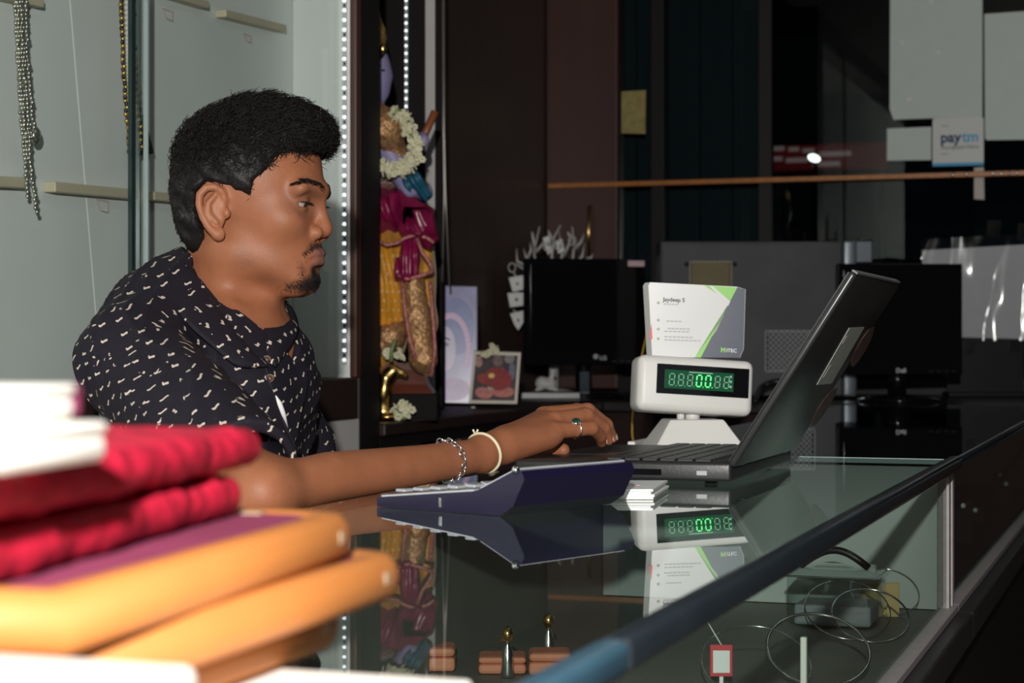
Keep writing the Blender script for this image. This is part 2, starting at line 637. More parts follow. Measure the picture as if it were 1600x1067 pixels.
for x0, x1_, y in ((1470, 1482, 196), (1470, 1482, 240)):
    a, b = ony(x0, y, stk_y - 0.001), ony(x1_, y + 1.6, stk_y - 0.001)
    B('small_print', (a.x, stk_y - 0.0012, b.z), (b.x, stk_y - 0.0002, a.z), mat('faint_ink', (0.5, 0.5, 0.48), 0.6), st)
sheet('paper_strip', [(1522, 262), (1522, 311), (1538, 312), (1537, 261)], mat('strip_paper', (0.62, 0.55, 0.50), 0.6), 'short pale vertical paper strip hanging under the white sticker', 'tape')
gp = sheet('gold_plate', [(971, 143), (971, 208), (1008, 209), (1009, 141)], mat('gold_foil', (0.40, 0.33, 0.12), 0.45, metal=0.3, var=0.25, nscale=40), 'gold foil plate fixed at the window edge by the cupboard door', 'plate')
# orange-brown tape run across door and window
ta, tb = ony(857, 290, YB - 0.034), ony(1640, 270, YB - 0.034)
zt = (ta.z + tb.z) / 2
tp = root('orange_rail', ((ta.x + tb.x) / 2, YB - 0.034, zt), 'thin orange brown strip running across door and window', 'strip')
B('rail', (ta.x, YB - 0.042, zt - 0.008), (tb.x + 0.4, YB - 0.032, zt + 0.008), mat('orange_strip', (0.50, 0.19, 0.05), 0.35, var=0.18, nscale=40), tp, 0.002)
for px in (1489, 1510, 1552, 1565, 1577, 1589):
    q = ony(px, 272, YB - 0.044)
    ell('stud', (q.x, q.y, zt), (0.005, 0.003, 0.007), silver, tp, seg=8, rings=6)

# ------------------------------------------------------------------ wall showcase on the left
XF, XB_, YE = -1.50, -1.64, 3.45
sc_ = root('display_showcase', (XF - 0.1, 1.9, 0), 'tall wall showcase with pale back panel and sliding glass doors behind the man', 'showcase')
showgl = glass('showcase_glass', (0.95, 0.97, 0.962))
zb0, zb1 = 0.935, 1.015
pa = [onx(108, 0, XB_).y, onx(141, 400, XB_).y]
ps = (pa[1] - pa[0]) / (onx(108, 0, XB_).z - onx(141, 400, XB_).z)
ya = lambda z: pa[0] + (onx(108, 0, XB_).z - z) * ps
mk('back_panel', [(XB_, -0.5, zb0), (XB_, ya(zb0), zb0), (XB_, ya(2.5), 2.5), (XB_, -0.5, 2.5),
                  (XB_ - 0.012, -0.5, zb0), (XB_ - 0.012, ya(zb0), zb0), (XB_ - 0.012, ya(2.5), 2.5), (XB_ - 0.012, -0.5, 2.5)],
   [(0, 1, 2, 3), (7, 6, 5, 4), (0, 4, 5, 1), (1, 5, 6, 2), (2, 6, 7, 3), (3, 7, 4, 0)], grey_board, sc_)
g = 0.004
mk('back_panel', [(XB_, ya(zb0) + g, zb0), (XB_, YE + 0.01, zb0), (XB_, YE + 0.01, 2.5), (XB_, ya(2.5) + g, 2.5),
                  (XB_ - 0.012, ya(zb0) + g, zb0), (XB_ - 0.012, YE + 0.01, zb0), (XB_ - 0.012, YE + 0.01, 2.5), (XB_ - 0.012, ya(2.5) + g, 2.5)],
   [(0, 1, 2, 3), (7, 6, 5, 4), (0, 4, 5, 1), (1, 5, 6, 2), (2, 6, 7, 3), (3, 7, 4, 0)], grey_board, sc_)
B('backing', (XW, -0.5, 0.9), (XB_ - 0.016, YE + 0.05, 2.55), dark_wood, sc_)
B('end_panel', (XB_ + 0.001, YE, zb0), (XF - 0.012, YE + 0.012, 2.5), grey_board, sc_)
B('corner_post', (XF - 0.03, YE + 0.013, 0.0), (XF, YE + 0.115, 2.6), black_lam, sc_, 0.006, 3)
B('post_edge', (XF - 0.012, YE - 0.012, zb1), (XF + 0.003, YE + 0.0125, 2.6), red_wood, sc_, 0.003, 3)
B('side_panel', (XW, YE + 0.02, 0.0), (XF - 0.031, YE + 0.11, 2.6), black_lam, sc_)
B('bottom_rail', (XF - 0.14, -0.5, zb0), (XF + 0.006, YE - 0.013, zb1), dark_wood, sc_, 0.004)
B('lower_cabinet', (XW + 0.01, -0.5, 0.0), (XF - 0.001, YE + 0.012, zb0 - 0.001), white_edge, sc_, 0.003)
B('top_rail', (XB_, -0.5, 2.5), (XF, YE, 2.58), dark_wood, sc_)
yga, ygb = onx(210, 200, XF - 0.03).y, onx(228, 200, XF - 0.02).y
B('glass_door', (XF - 0.024, -0.3, zb1), (XF - 0.018, ygb, 2.5), showgl, sc_)
B('glass_door', (XF - 0.034, yga, zb1), (XF - 0.028, YE - 0.01, 2.5), showgl, sc_)
edge_g = mat('glass_edge', (0.025, 0.045, 0.045), 0.15, var=0.03)
edge_l = mat('glass_edge_pale', (0.40, 0.50, 0.50), 0.2, var=0.03)
B('glass_edge', (XF - 0.0245, ygb, zb1), (XF - 0.0175, ygb + 0.004, 2.5), edge_l, sc_)
B('glass_edge', (XF - 0.0345, yga - 0.012, zb1), (XF - 0.0275, yga, 2.5), edge_g, sc_)
bar_m = mat('cream_bar', (0.56, 0.50, 0.36), 0.55, var=0.05)
for k, (x0, y0, x1, y1, hh) in enumerate([(252, -12, 319, 8, 12), (345, 21, 440, 45, 13), (-60, 281, 35, 286, 15), (77, 292, 207, 304, 15), (232, 306, 275, 310, 14), (-60, -20, 60, 6, 12)]):
    a, b = onx(x0, y0, XB_ + 0.012), onx(x1, y1, XB_ + 0.012)
    hz = hh / FPX * 3.2
    ax_ = (b - a).normalized()
    up = Vector((1, 0, 0)).cross(ax_); up = up if up.z > 0 else -up
    obox('hanger_bar', (a + b) / 2, ((b - a).length, 0.022, hz), bar_m, sc_, 0.002, axes=(ax_, Vector((1, 0, 0)), up))
tagm = mat('red_outline', (0.55, 0.32, 0.28), 0.6)
for (x, y, w, hgt) in ((262, 23, 13, 16), (387, 60, 11, 13), (160, 322, 13, 18)):
    c_ = onx(x, y, XB_ + 0.002)
    hw, hh = w / FPX * 3.2 * 1.3, hgt / FPX * 3.2 / 2
    tube('price_mark', [c_ + Vector((0, -hw, hh)), c_ + Vector((0, hw, hh * 0.9)), c_ + Vector((0, hw, -hh)), c_ + Vector((0, -hw * 0.3, -hh * 0.8))], 0.0007, tagm, sc_, 4, True)

# LED strips
led_m = mat('led_glow', (1, 1, 1), emit=(0.93, 0.97, 1.0), estr=1.7)
led_tape = mat('led_tape', (0.40, 0.43, 0.43), 0.5)


def led_strip(x, y, z0, z1, step, label, nrm):
    r_ = root('led_strip', (x, y, z0), label, 'light strip')
    n_ = Vector(nrm)
    sd = Vector((0, 0, 1)).cross(n_)
    obox('tape', Vector((x, y, (z0 + z1) / 2)) + n_ * 0.0012, (0.008, 0.002, z1 - z0), led_tape, r_, axes=(sd, n_, Vector((0, 0, 1))))
    first = None
    n = int((z1 - z0) / step)
    for k in range(n):
        p = Vector((x, y, z0 + step * (k + 0.5))) + n_ * 0.0034
        if first is None:
            V, F = box_bm(0.0055, 0.0055, 0.0055, 0.0015)
            first = mk('led', V + np.array(p), F, led_m, r_)
        else:
            copy_part(first, p, r_)
        if k % 3 == 0:
            obox('chip', p + Vector((0, 0, step / 2)) - n_ * 0.001, (0.004, 0.001, 0.006), black_pl, r_, axes=(sd, n_, Vector((0, 0, 1))))


lp0 = ony(539, 570, YE)
led_strip(lp0.x, YE, lp0.z, 2.48, 0.0190, 'white light strip with glowing dots on the showcase end panel', (0, -1, 0))

# ------------------------------------------------------------------ the long glass counter, two units
XFR, XBK = -0.288, -0.80           # front and back faces
YJ, YN, YEND = 2.735, 0.30, 5.12   # joint, near end, far end
ZS = 0.712                         # display floor
counter_gl = glass('counter_glass', (0.90, 0.95, 0.93), 1.52, gain=1.15)
front_gl = glass('front_glass', (0.93, 0.97, 0.95), 1.5)
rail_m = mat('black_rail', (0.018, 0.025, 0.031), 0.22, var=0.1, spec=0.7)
rail_refl = mat('rail_blue_reflection', (0.06, 0.15, 0.22), 0.30, var=0.10, metal=0.0, spec=0.9)  # bluish reflection on the near black rail, painted as base colour
post_m = mat('scuffed_post', (0.30, 0.27, 0.27), 0.5, var=0.12, nscale=90)
bed_m = mat('display_bed', (0.19, 0.195, 0.17), 0.6, var=0.08)
inner_m = mat('inner_panel', (0.52, 0.58, 0.55), 0.55, var=0.04, nscale=8)
dark_bed = mat('dark_velvet_bed', (0.012, 0.0125, 0.014), 0.85, var=0.1, spec=0.15)
for (y0, y1, lab, rm) in ((YN, YJ, 'near glass counter unit that the laptop and calculator stand on', rail_m), (YJ + 0.002, YEND, 'far glass counter unit beyond the metal post', rail_m)):
    cu = root('glass_counter', ((XFR + XBK) / 2, (y0 + y1) / 2, 0), lab, 'counter')
    B('base_cabinet', (XBK, y0, 0.0), (XFR + 0.004, y1, ZS - 0.045), black_lam, cu, 0.003)
    B('front_ledge', (XFR - 0.012, y0, ZS - 0.044), (XFR + 0.03, y1, ZS - 0.004), mat('black_ledge', (0.022, 0.020, 0.021), 0.4, var=0.15, bump=0.3, bscale=200), cu, 0.004)
    B('metal_channel', (XFR - 0.014, y0, ZS - 0.0035), (XFR + 0.010, y1, ZS + 0.006), post_m, cu, 0.001)
    B('display_floor', (XBK + 0.012, y0 + 0.012, ZS - 0.044), (XFR - 0.015, y1 - 0.02, ZS - 0.001), bed_m if y0 < 1 else dark_bed, cu)
    B('back_panel', (XBK, y0, ZS - 0.044), (XBK + 0.010, y1, TOPZ - 0.009), bed_m if y0 < 1 else dark_bed, cu)
    B('front_glass', (XFR - 0.006, y0 + 0.002, ZS + 0.004), (XFR, y1 - 0.002, TOPZ - 0.009), front_gl, cu)
    B('top_glass', (XBK - 0.01, y0, TOPZ - 0.008), (XFR + 0.002, y1, TOPZ), counter_gl, cu)
    if y0 < 1:
        ysp = onz(1000, 1005, TOPZ + 0.004).y
        B('edge_rail', (XFR - 0.004, y0, TOPZ - 0.014), (XFR + 0.016, ysp - 0.001, TOPZ + 0.006), rail_refl, cu, 0.006, 3)
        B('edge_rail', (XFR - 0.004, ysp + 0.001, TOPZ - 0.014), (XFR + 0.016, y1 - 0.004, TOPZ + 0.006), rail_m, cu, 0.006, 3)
        B('end_panel', (XBK + 0.011, y1 - 0.016, ZS), (XFR - 0.016, y1 - 0.006, TOPZ - 0.010), inner_m, cu)
        B('corner_post', (XFR - 0.014, y1 - 0.046, ZS + 0.006), (XFR + 0.002, y1 - 0.024, TOPZ - 0.012), post_m, cu, 0.001)
        B('corner_post', (XFR - 0.014, y1 - 0.020, ZS + 0.006), (XFR + 0.004, y1 + 0.0, TOPZ - 0.012), post_m, cu, 0.001)
        B('end_panel', (XBK + 0.011, y0 + 0.001, ZS), (XFR - 0.007, y0 + 0.010, TOPZ - 0.010), inner_m, cu)
    else:
        for dz in (-0.006, 0.002):
            B('edge_rail', (XFR + 0.0025, y0 + 0.004, TOPZ - 0.006 + dz), (XFR + 0.012, y1, TOPZ + 0.001 + dz), rail_m, cu, 0.003, 3)
        B('edge_seam', (XBK - 0.01, y0 - 0.0012, TOPZ - 0.007), (XFR, y0 + 0.0012, TOPZ + 0.0004), edge_l, cu)

# ---- jewellery inside the near unit
steel = mat('steel_wire', (0.80, 0.82, 0.82), 0.16, metal=1.0, var=0.03)
clear = glass('clear_acrylic', (0.82, 0.86, 0.85), 1.49, base=0.02)


def bangle(cx, cy, cz, R, r, tilt, yaw, label, m=steel, cat='bangle'):
    e1 = Vector((math.cos(yaw), math.sin(yaw), 0))
    up = Vector((-math.sin(yaw) * math.sin(tilt), math.cos(yaw) * math.sin(tilt), math.cos(tilt)))
    pts = [Vector((cx, cy, cz)) + e1 * (R * math.cos(a)) + up * (R * math.sin(a)) for a in [2 * math.pi * k / 48 for k in range(48)]]
    zmin = min(p.z for p in pts) - r
    pts = [p + Vector((0, 0, ZS - zmin)) for p in pts]
    o = tube('bangle', pts, r, m, None, 8, True)
    tag(o, label, cat, 'wire bangles in the counter')

for (px, py, R_, r_, tl_, lab) in ((1290, 1075, 0.056, 0.0019, 0.95, 'large bright steel hoop bangle leaning nearest the front glass'),
                             (1370, 1005, 0.048, 0.0013, 0.95, 'thin steel hoop bangle behind the bright one, ending at the post'),
                             (1335, 1000, 0.054, 0.0008, 0.95, 'very thin wire bangle beside the clear box'),
                             (1392, 962, 0.047, 0.0008, 0.95, 'fine wire bangle standing close to the metal post'),
                             (1192, 1095, 0.058, 0.0007, 1.0, 'fine wire bangle at the bottom edge of the photo')):
    p = onz(px, py, ZS)
    yw = TH + 0.02
    back = Vector((-math.sin(yw), math.cos(yw), 0)) * (R_ * math.sin(tl_))
    bangle(p.x + back.x, p.y + back.y, 0, R_, r_, tl_, yw, lab)
# clear acrylic jewel box with handle
p = onz(1322, 985, ZS) + Vector((-0.02, 0.05, 0))
bx = root('acrylic_box', (p.x, p.y, ZS), 'clear plastic jewel box with dark arched handle inside the counter', 'box')
V, F = box_bm(0.12, 0.10, 0.075, 0.014, 3)
mk('shell', V + np.array((p.x, p.y, ZS + 0.039)), F, clear, bx, smooth=True)
B('rim', (p.x - 0.06, p.y - 0.05, ZS + 0.066), (p.x + 0.06, p.y + 0.05, ZS + 0.0685), steel, bx, 0.001)
B('liner', (p.x - 0.05, p.y - 0.04, ZS + 0.003), (p.x + 0.05, p.y + 0.04, ZS + 0.03), mat('grey_liner', (0.35, 0.36, 0.38), 0.6), bx, 0.004)
tube('handle', [Vector((p.x - 0.045 + 0.09 * t, p.y - 0.02, ZS + 0.078 + 0.022 * math.sin(math.pi * t))) for t in [k / 14 for k in range(15)]], 0.005, black_pl, bx)
# cream card, post, tag
p = onx(1370, 1025, -0.37)
o = obox('cream_card', (p.x, p.y + 0.03, ZS + 0.024), (0.052, 0.004, 0.046), mat('cream_card', (0.62, 0.47, 0.20), 0.6), None, 0.001, axes=(Vector((0.95, 0.31, 0)), Vector((-0.31, 0.95, 0)), Vector((0, 0, 1)))); tag(o, 'small mustard cream card standing behind the bright bangle', 'card')
p = onx(1256, 995, -0.335)
sp = root('earring_stand', (p.x, p.y, ZS), 'slim white upright stand inside the counter near the bangles', 'stand')
B('rod', (p.x - 0.003, p.y - 0.003, ZS), (p.x + 0.003, p.y + 0.003, p.z), white_pl, sp, 0.001)
lathe('foot', [(0.014, 0), (0.014, 0.003), (0.004, 0.006)], (p.x, p.y, ZS), white_pl, sp, 16)
p = onz(1127, 1032, 0.743)
tg = root('price_tag', (p.x, p.y, ZS), 'small white price tag with red border on a thread', 'tag')
tax = (Vector((CT, STH, 0)), Vector((-STH, CT, 0)), Vector((0, 0, 1)))
obox('border', (p.x, p.y, ZS + 0.031), (0.024, 0.001, 0.034), mat('tag_red', (0.55, 0.05, 0.06), 0.5), tg, 0.0004, axes=tax)
obox('face', (p.x + STH * 0.0012, p.y - CT * 0.0012, ZS + 0.030), (0.018, 0.001, 0.024), paper, tg, 0.0003, axes=tax)
obox('stem', (p.x, p.y, ZS + 0.007), (0.004, 0.002, 0.014), paper, tg, axes=tax)
tube('thread', [Vector((p.x, p.y, ZS + 0.048)), Vector((p.x - 0.03, p.y + 0.02, ZS + 0.085))], 0.0006, paper, tg, 5)
# peach ring boxes with gilt flasks at the back of the counter
peach = mat('peach_box', (0.75, 0.28, 0.16), 0.6, var=0.05)
names = ('leftmost peach ring box in the counter, apart from the other two', 'middle peach ring box with a tall gilt flask in front', 'rightmost and widest peach ring box in the counter')
for (x0, x1, y0, y1), lab in zip(((650, 712, 1010, 1046), (748, 822, 1024, 1050), (826, 892, 1018, 1052)), names):
    pz = onz((x0 + x1) / 2, y1 - 2, ZS)
    d_ = -pz.x * STH + pz.y * CT
    w_ = (x1 - x0) / FPX * d_; h_ = (y1 - y0) / FPX * d_
    rb = root('ring_box', (pz.x, pz.y, ZS), lab, 'box', 'peach ring boxes in the counter')
    obox('base', (pz.x, pz.y, ZS + h_ * 0.3), (w_, 0.05, h_ * 0.6), peach, rb, 0.004, axes=tax)
    obox('lid', (pz.x, pz.y, ZS + h_ * 0.82), (w_, 0.05, h_ * 0.4), peach, rb, 0.005, axes=tax)
for px, lab in ((793, 'slim gilt flask standing before the middle peach box'), (857, 'slim gilt flask standing behind the widest peach box')):
    pz = onz(px, 1058 if px < 800 else 1034, ZS)
    fk = root('perfume_flask', (pz.x, pz.y, ZS), lab, 'flask', 'gilt flasks in the counter')
    lathe('bottle', [(0.007, 0), (0.008, 0.004), (0.006, 0.03), (0.003, 0.036), (0.003, 0.040)], (pz.x, pz.y, ZS), silver, fk, 14)
    lathe('stopper', [(0.004, 0.0405), (0.007, 0.046), (0.006, 0.053), (0.001, 0.057)], (pz.x, pz.y, ZS), gold, fk, 14)
# small glinting studs in the far unit
for k, (px, py) in enumerate([(1505, 790), (1524, 797), (1512, 828), (1545, 845), (1493, 893), (1562, 742), (1572, 756), (1593, 740), (1560, 782)]):
    p = onx(px, py, -0.36 - 0.015 * (k % 3))
    es = root('earring_card', (p.x, p.y, ZS), 'dark card with a glinting stud earring in the far unit', 'earring', 'stud earrings in the far counter unit')
    obox('card', (p.x, p.y + 0.004, ZS + (p.z + 0.008 - ZS) / 2), (0.03, 0.003, p.z + 0.008 - ZS), dark_bed, es, 0.0005)
    ell('stud', (p.x, p.y - 0.002, p.z), (0.0050, 0.004, 0.0050), mat('stud_glint', (0.8, 0.82, 0.82), 0.25), es, seg=8, rings=6)  # white base colour stands in for the glint on each stud
# ------------------------------------------------------------------ back counter along the left wall, desk at the end
XS = -1.49
bc = root('back_counter', ((XW + XS) / 2, 4.3, 0), 'dark wood back counter with open shelf carrying the statue and pictures', 'counter')
y0, y1 = YE + 0.117, 5.12
B('top', (XW + 0.002, y0, TOPZ - 0.026), (XS, y1, TOPZ), dark_wood, bc, 0.004)
B('fascia', (XS - 0.03, y0, TOPZ - 0.05), (XS - 0.012, y1, TOPZ - 0.027), black_lam, bc)
B('upright', (XW + 0.002, y0, 0), (XS - 0.03, y0 + 0.03, TOPZ - 0.027), dark_wood, bc)
ym = onx(664, 700, XS - 0.03).y
B('upright', (XW + 0.002, ym + 0.14, 0), (XS - 0.03, ym + 0.17, TOPZ - 0.027), dark_wood, bc)
B('upright', (XW + 0.002, y1 - 0.03, 0), (XS - 0.03, y1, TOPZ - 0.027), dark_wood, bc)
B('shelf', (XW + 0.002, y0 + 0.031, 0.74), (XS - 0.04, ym + 0.139, 0.758), mat('shelf_grey', (0.42, 0.42, 0.42), 0.5), bc)
B('shelf_back', (XW + 0.004, y0 + 0.031, 0.1), (XW + 0.012, y1 - 0.031, TOPZ - 0.027), dark_wood, bc)
B('inner_side', (XW + 0.013, ym + 0.05, 0.759), (XS - 0.06, ym + 0.06, TOPZ - 0.052), mat('pale_side', (0.5, 0.5, 0.52), 0.5), bc)
B('door', (XS - 0.03, ym + 0.171, 0.02), (XS - 0.012, y1 - 0.002, TOPZ - 0.052), laminate, bc, 0.003)
B('plinth', (XW + 0.004, y0 + 0.031, 0), (XS - 0.05, ym + 0.139, 0.08), dark_wood, bc)
# papers lying on the open shelf
pp = onx(640, 716, XS - 0.08)
o = B('paper_stack', (XS - 0.22, ym - 0.13, 0.7585), (XS - 0.06, ym + 0.02, 0.766), paper, None, 0.001); tag(o, 'white papers lying on the open shelf under the statue', 'paper')

ed = root('end_desk', (-0.6, 5.6, 0), 'black topped desk along the window carrying monitors and computer', 'desk')
B('top', (XW + 0.003, 5.13, TOPZ - 0.03), (1.2, YB - 0.045, TOPZ), mat('desk_top', (0.012, 0.010, 0.010), 0.22, var=0.08), ed, 0.004)
B('front_panel', (XW + 0.003, 5.17, 0.06), (1.18, 5.19, TOPZ - 0.031), mat('desk_front', (0.026, 0.015, 0.013), 0.75, var=0.1, spec=0.15), ed)
B('side_panel', (1.16, 5.191, 0.0), (1.18, YB - 0.05, TOPZ - 0.031), dark_wood, ed)
B('plinth', (XW + 0.003, 5.2, 0), (1.15, 5.22, 0.06), dark_wood, ed)

# niche panel behind the statue: black boards, white edge band, second LED strip
nyp = 4.36
nc = root('niche_panel', (-1.78, nyp, TOPZ), 'black niche boards with a pale vertical edge behind the statue', 'panel')
qa, qb = ony(664, 300, nyp), ony(679, 300, nyp)
B('back_board', (XW + 0.003, nyp + 0.002, TOPZ + 0.001), (qa.x - 0.001, nyp + 0.02, 2.6), black_lam, nc)
B('white_edge', (qa.x, nyp, TOPZ + 0.001), (qb.x, nyp + 0.02, 2.6), white_edge, nc, 0.002)
qc = ony(690, 300, nyp)
B('side_board', (qb.x + 0.001, nyp + 0.002, TOPZ + 0.001), (qc.x, nyp + 0.02, 2.6), black_lam, nc)
q1, q0 = ony(635, -120, nyp), ony(635, 184, nyp)
led_strip(q1.x, nyp + 0.001, q0.z, q1.z, 0.0185, 'white light strip with glowing dots inside the dark niche', (0, -1, 0))
# beaded pull chain hanging down the niche edge
ch = root('pull_chain', tuple(ony(695, 447, nyp - 0.02)), 'thin metal pull chain loop hanging beside the niche', 'chain')
chain_m = mat('chain_metal', (0.45, 0.42, 0.38), 0.35, metal=0.7)
pts = [ony(692, -40, nyp - 0.02), ony(692.5, 200, nyp - 0.02), ony(694, 300, nyp - 0.02), ony(691, 440, nyp - 0.02)]
tube('strand', pts, 0.0022, chain_m, ch, 6)
pts = [ony(693.5, -40, nyp - 0.024), ony(694, 200, nyp - 0.024), ony(696, 300, nyp - 0.024), ony(702, 447, nyp - 0.024)]
tube('strand', pts, 0.0022, chain_m, ch, 6)

# ------------------------------------------------------------------ laptop (aligned with the counter, screen towards the man)
UZ = Vector((0, 0, 1)); UX = Vector((1, 0, 0)); UY = Vector((0, 1, 0))
hin = C(1142, 745, 2.20)
LX1, LY0 = hin.x, hin.y
LD, LW = 0.262, 0.372
LX0, LY1 = LX1 - LD, LY0 + LW
lap = root('laptop', ((LX0 + LX1) / 2, (LY0 + LY1) / 2, TOPZ), 'open black laptop on the glass counter with stickers on its lid', 'laptop')
lap_m = mat('laptop_black', (0.020, 0.020, 0.021), 0.38, var=0.08, bump=0.05, bscale=300)
lid_m = mat('lid_black', (0.022, 0.023, 0.024), 0.30, var=0.10, nscale=9)
key_m = mat('key_black', (0.030, 0.030, 0.031), 0.42, var=0.04)
silver_pl = mat('silver_trim', (0.45, 0.46, 0.47), 0.35, metal=0.5)
zb = TOPZ + 0.004
# base: a thin wedge, thicker at the hinge
V, F = box_bm(LD, LW, 0.020, 0.004, 3)
k = (V[:, 0] / LD + 0.5)
V[:, 2] = np.where(V[:, 2] > 0, V[:, 2] + 0.002 * k, V[:, 2])
mk('base', V + np.array(((LX0 + LX1) / 2, (LY0 + LY1) / 2, zb + 0.010)), F, lap_m, lap, smooth=True)
deck = zb + 0.0205
for dx, dy in ((0.03, 0.03), (0.03, LW - 0.03), (LD - 0.03, 0.03), (LD - 0.03, LW - 0.03)):
    lathe('rubber_foot', [(0.008, 0), (0.008, 0.0045)], (LX0 + dx, LY0 + dy, TOPZ + 0.0003), black_pl, lap, 10)
B('touchpad', (LX0 + 0.022, LY0 + 0.13, deck - 0.001), (LX0 + 0.085, LY0 + 0.235, deck + 0.0007), mat('touchpad', (0.026, 0.026, 0.027), 0.3), lap, 0.0005)
B('port', (LX0 + 0.05, LY0 - 0.0006, zb + 0.006), (LX0 + 0.18, LY0 + 0.002, zb + 0.013), black_gl, lap)
B('port', (LX0 + 0.222, LY0 - 0.0008, zb + 0.007), (LX0 + 0.234, LY0 + 0.002, zb + 0.012), silver_pl, lap)
kb = B('keyboard_well', (LX0 + 0.105, LY0 + 0.012, deck - 0.002), (LX0 + 0.238, LY1 - 0.012, deck + 0.0006), black_pl, lap, 0.0003)
first = None
rows = 6
for r in range(rows):
    x = LX0 + 0.110 + r * 0.0213
    n = 17
    pitch = (LW - 0.030) / n
    for c in range(n):
        y = LY0 + 0.015 + pitch * (c + 0.5)
        pp = Vector((x + 0.009, y, deck + 0.0022))
        if first is None:
            Vk, Fk = box_bm(0.0180, pitch - 0.0028, 0.0034, 0.0008, 1)
            first = mk('key', Vk + np.array(pp), Fk, key_m, kb)
        else:
            copy_part(first, pp, kb)
# lid, leaning back
la = math.radians(32.5)
LU = Vector((math.sin(la), 0, math.cos(la)))     # up along the lid
LN = Vector((math.cos(la), 0, -math.sin(la)))    # outward (back of the lid)
hb = Vector((LX1 - 0.004, (LY0 + LY1) / 2, zb + 0.020))
LL = 0.262
lid = obox('lid', hb + LU * (LL / 2) + LN * 0.004, (0.009, LW, LL), lid_m, lap, 0.004, axes=(LN, UY, LU), seg=3)
obox('bezel', hb + LU * (LL / 2) - LN * 0.0012, (0.0016, LW - 0.006, LL - 0.006), black_pl, lid, axes=(LN, UY, LU))
obox('screen', hb + LU * (LL / 2 + 0.004) - LN * 0.0024, (0.0008, LW - 0.034, LL - 0.046), mat('laptop_screen', (0.2, 0.22, 0.25), 0.3, emit=(0.75, 0.85, 1.0), estr=0.35), lid, axes=(LN, UY, LU))
obox('lid_edge', hb + LU * (LL + 0.0005) + LN * 0.004, (0.008, LW - 0.012, 0.003), mat('lid_top_edge', (0.16, 0.16, 0.16), 0.4, var=0.2, nscale=200), lid, 0.001, axes=(LN, UY, LU))
for yy in (LY0 + 0.05, LY1 - 0.05):
    tube('hinge', [(LX1 - 0.003, yy - 0.022, zb + 0.020), (LX1 - 0.003, yy + 0.022, zb + 0.020)], 0.0058, black_pl, lap, 10)


def on_lid(px, py, off=0.0088):
    o = hb + LN * off
    r = ray(px, py); c0 = Vector((0, 0, CAMZ))
    t = (o - c0).dot(LN) / r.dot(LN)
    return c0 + r * t


def lid_prism(name, pts, m, off=0.0086, th=0.0006):
    return prism(name, [on_lid(x, y, off) for x, y in pts], LN * th, m, lid)


lid_prism('sticker', [(1276, 601), (1299, 599), (1350, 511), (1327, 512)], mat('pale_sticker', (0.42, 0.44, 0.40), 0.5, var=0.08))
lid_prism('sticker_mark', [(1286, 590), (1292, 589), (1304, 569), (1298, 570)], grey_print, 0.0093, 0.0003)
lid_prism('sticker_mark', [(1316, 537), (1322, 536), (1329, 524), (1323, 525)], grey_print, 0.0093, 0.0003)
for pts in ([(1331, 560), (1329, 570), (1333, 573), (1342, 562), (1354, 544), (1362, 526), (1366, 511), (1358, 514), (1346, 530), (1337, 546)],
            [(1268, 658), (1268, 666), (1273, 664), (1285, 650), (1297, 631), (1306, 614), (1309, 605), (1300, 609), (1286, 625), (1275, 643)]):
    lid_prism('round_decal', pts, mat('brown_decal', (0.10, 0.055, 0.045), 0.3, var=0.25, nscale=60))

# ------------------------------------------------------------------ calculator
e1 = Vector((0.935, -0.355, 0)).normalized(); e2 = Vector((0.355, 0.935, 0)).normalized()
G0 = onz(589, 792, TOPZ)
cal = root('desk_calculator', tuple(G0 + e1 * 0.09 + e2 * 0.08), 'navy blue desk calculator with raised display end on the glass', 'calculator')
navy_pl = mat('navy_plastic', (0.009, 0.0065, 0.027), 0.28, var=0.06, coat=0.2)
cal_w = 0.175
prof = [(0.0, 0.0095), (0.125, 0.0215), (0.133, 0.0235), (0.178, 0.044), (0.186, 0.044), (0.190, 0.036), (0.176, 0.010), (0.160, 0.0005), (0.0, 0.0005)]
poly = [G0 + e1 * s + UZ * z for s, z in prof]
prism('body', poly, e2 * cal_w, navy_pl, cal)
cal_top = mat('calculator_silver', (0.55, 0.57, 0.60), 0.3, metal=0.3)
n1 = (e1 * 0.125 + UZ * 0.012).normalized(); nn1 = n1.cross(-e2).normalized()
nn1 = nn1 if nn1.z > 0 else -nn1
obox('key_plate', G0 + e1 * 0.0635 + UZ * 0.0166 + e2 * (cal_w / 2), (0.122, cal_w - 0.006, 0.002), cal_top, cal, 0.0008, axes=(n1, e2, nn1))
n2 = (e1 * 0.045 + UZ * 0.0205).normalized(); nn2 = n2.cross(-e2); nn2 = nn2 if nn2.z > 0 else -nn2
obox('display_plate', G0 + e1 * 0.1565 + UZ * 0.0350 + e2 * (cal_w / 2), (0.050, cal_w - 0.004, 0.0022), cal_top, cal, 0.0008, axes=(n2, e2, nn2))
obox('display', G0 + e1 * 0.1560 + UZ * 0.0362 + e2 * (cal_w / 2), (0.026, cal_w - 0.05, 0.002), mat('lcd', (0.20, 0.24, 0.20), 0.25), cal, 0.0005, axes=(n2, e2, nn2))
firstk = None
kw = mat('calc_key', (0.34, 0.35, 0.37), 0.35)
for r in range(5):
    for c in range(6):
        q = G0 + e1 * (0.018 + r * 0.023) + e2 * (0.022 + c * 0.026) + UZ * (0.0125 + (0.018 + r * 0.023) * 0.096 + 0.0022)
        if firstk is None:
            Vk, Fk = box_bm(0.013, 0.016, 0.003, 0.001, 1)
            Vk = Vk @ np.array([list(e1), list(e2), list(UZ)])
            firstk = mk('key', Vk + np.array(q), Fk, kw, cal)
        else:
            copy_part(firstk, q, cal)
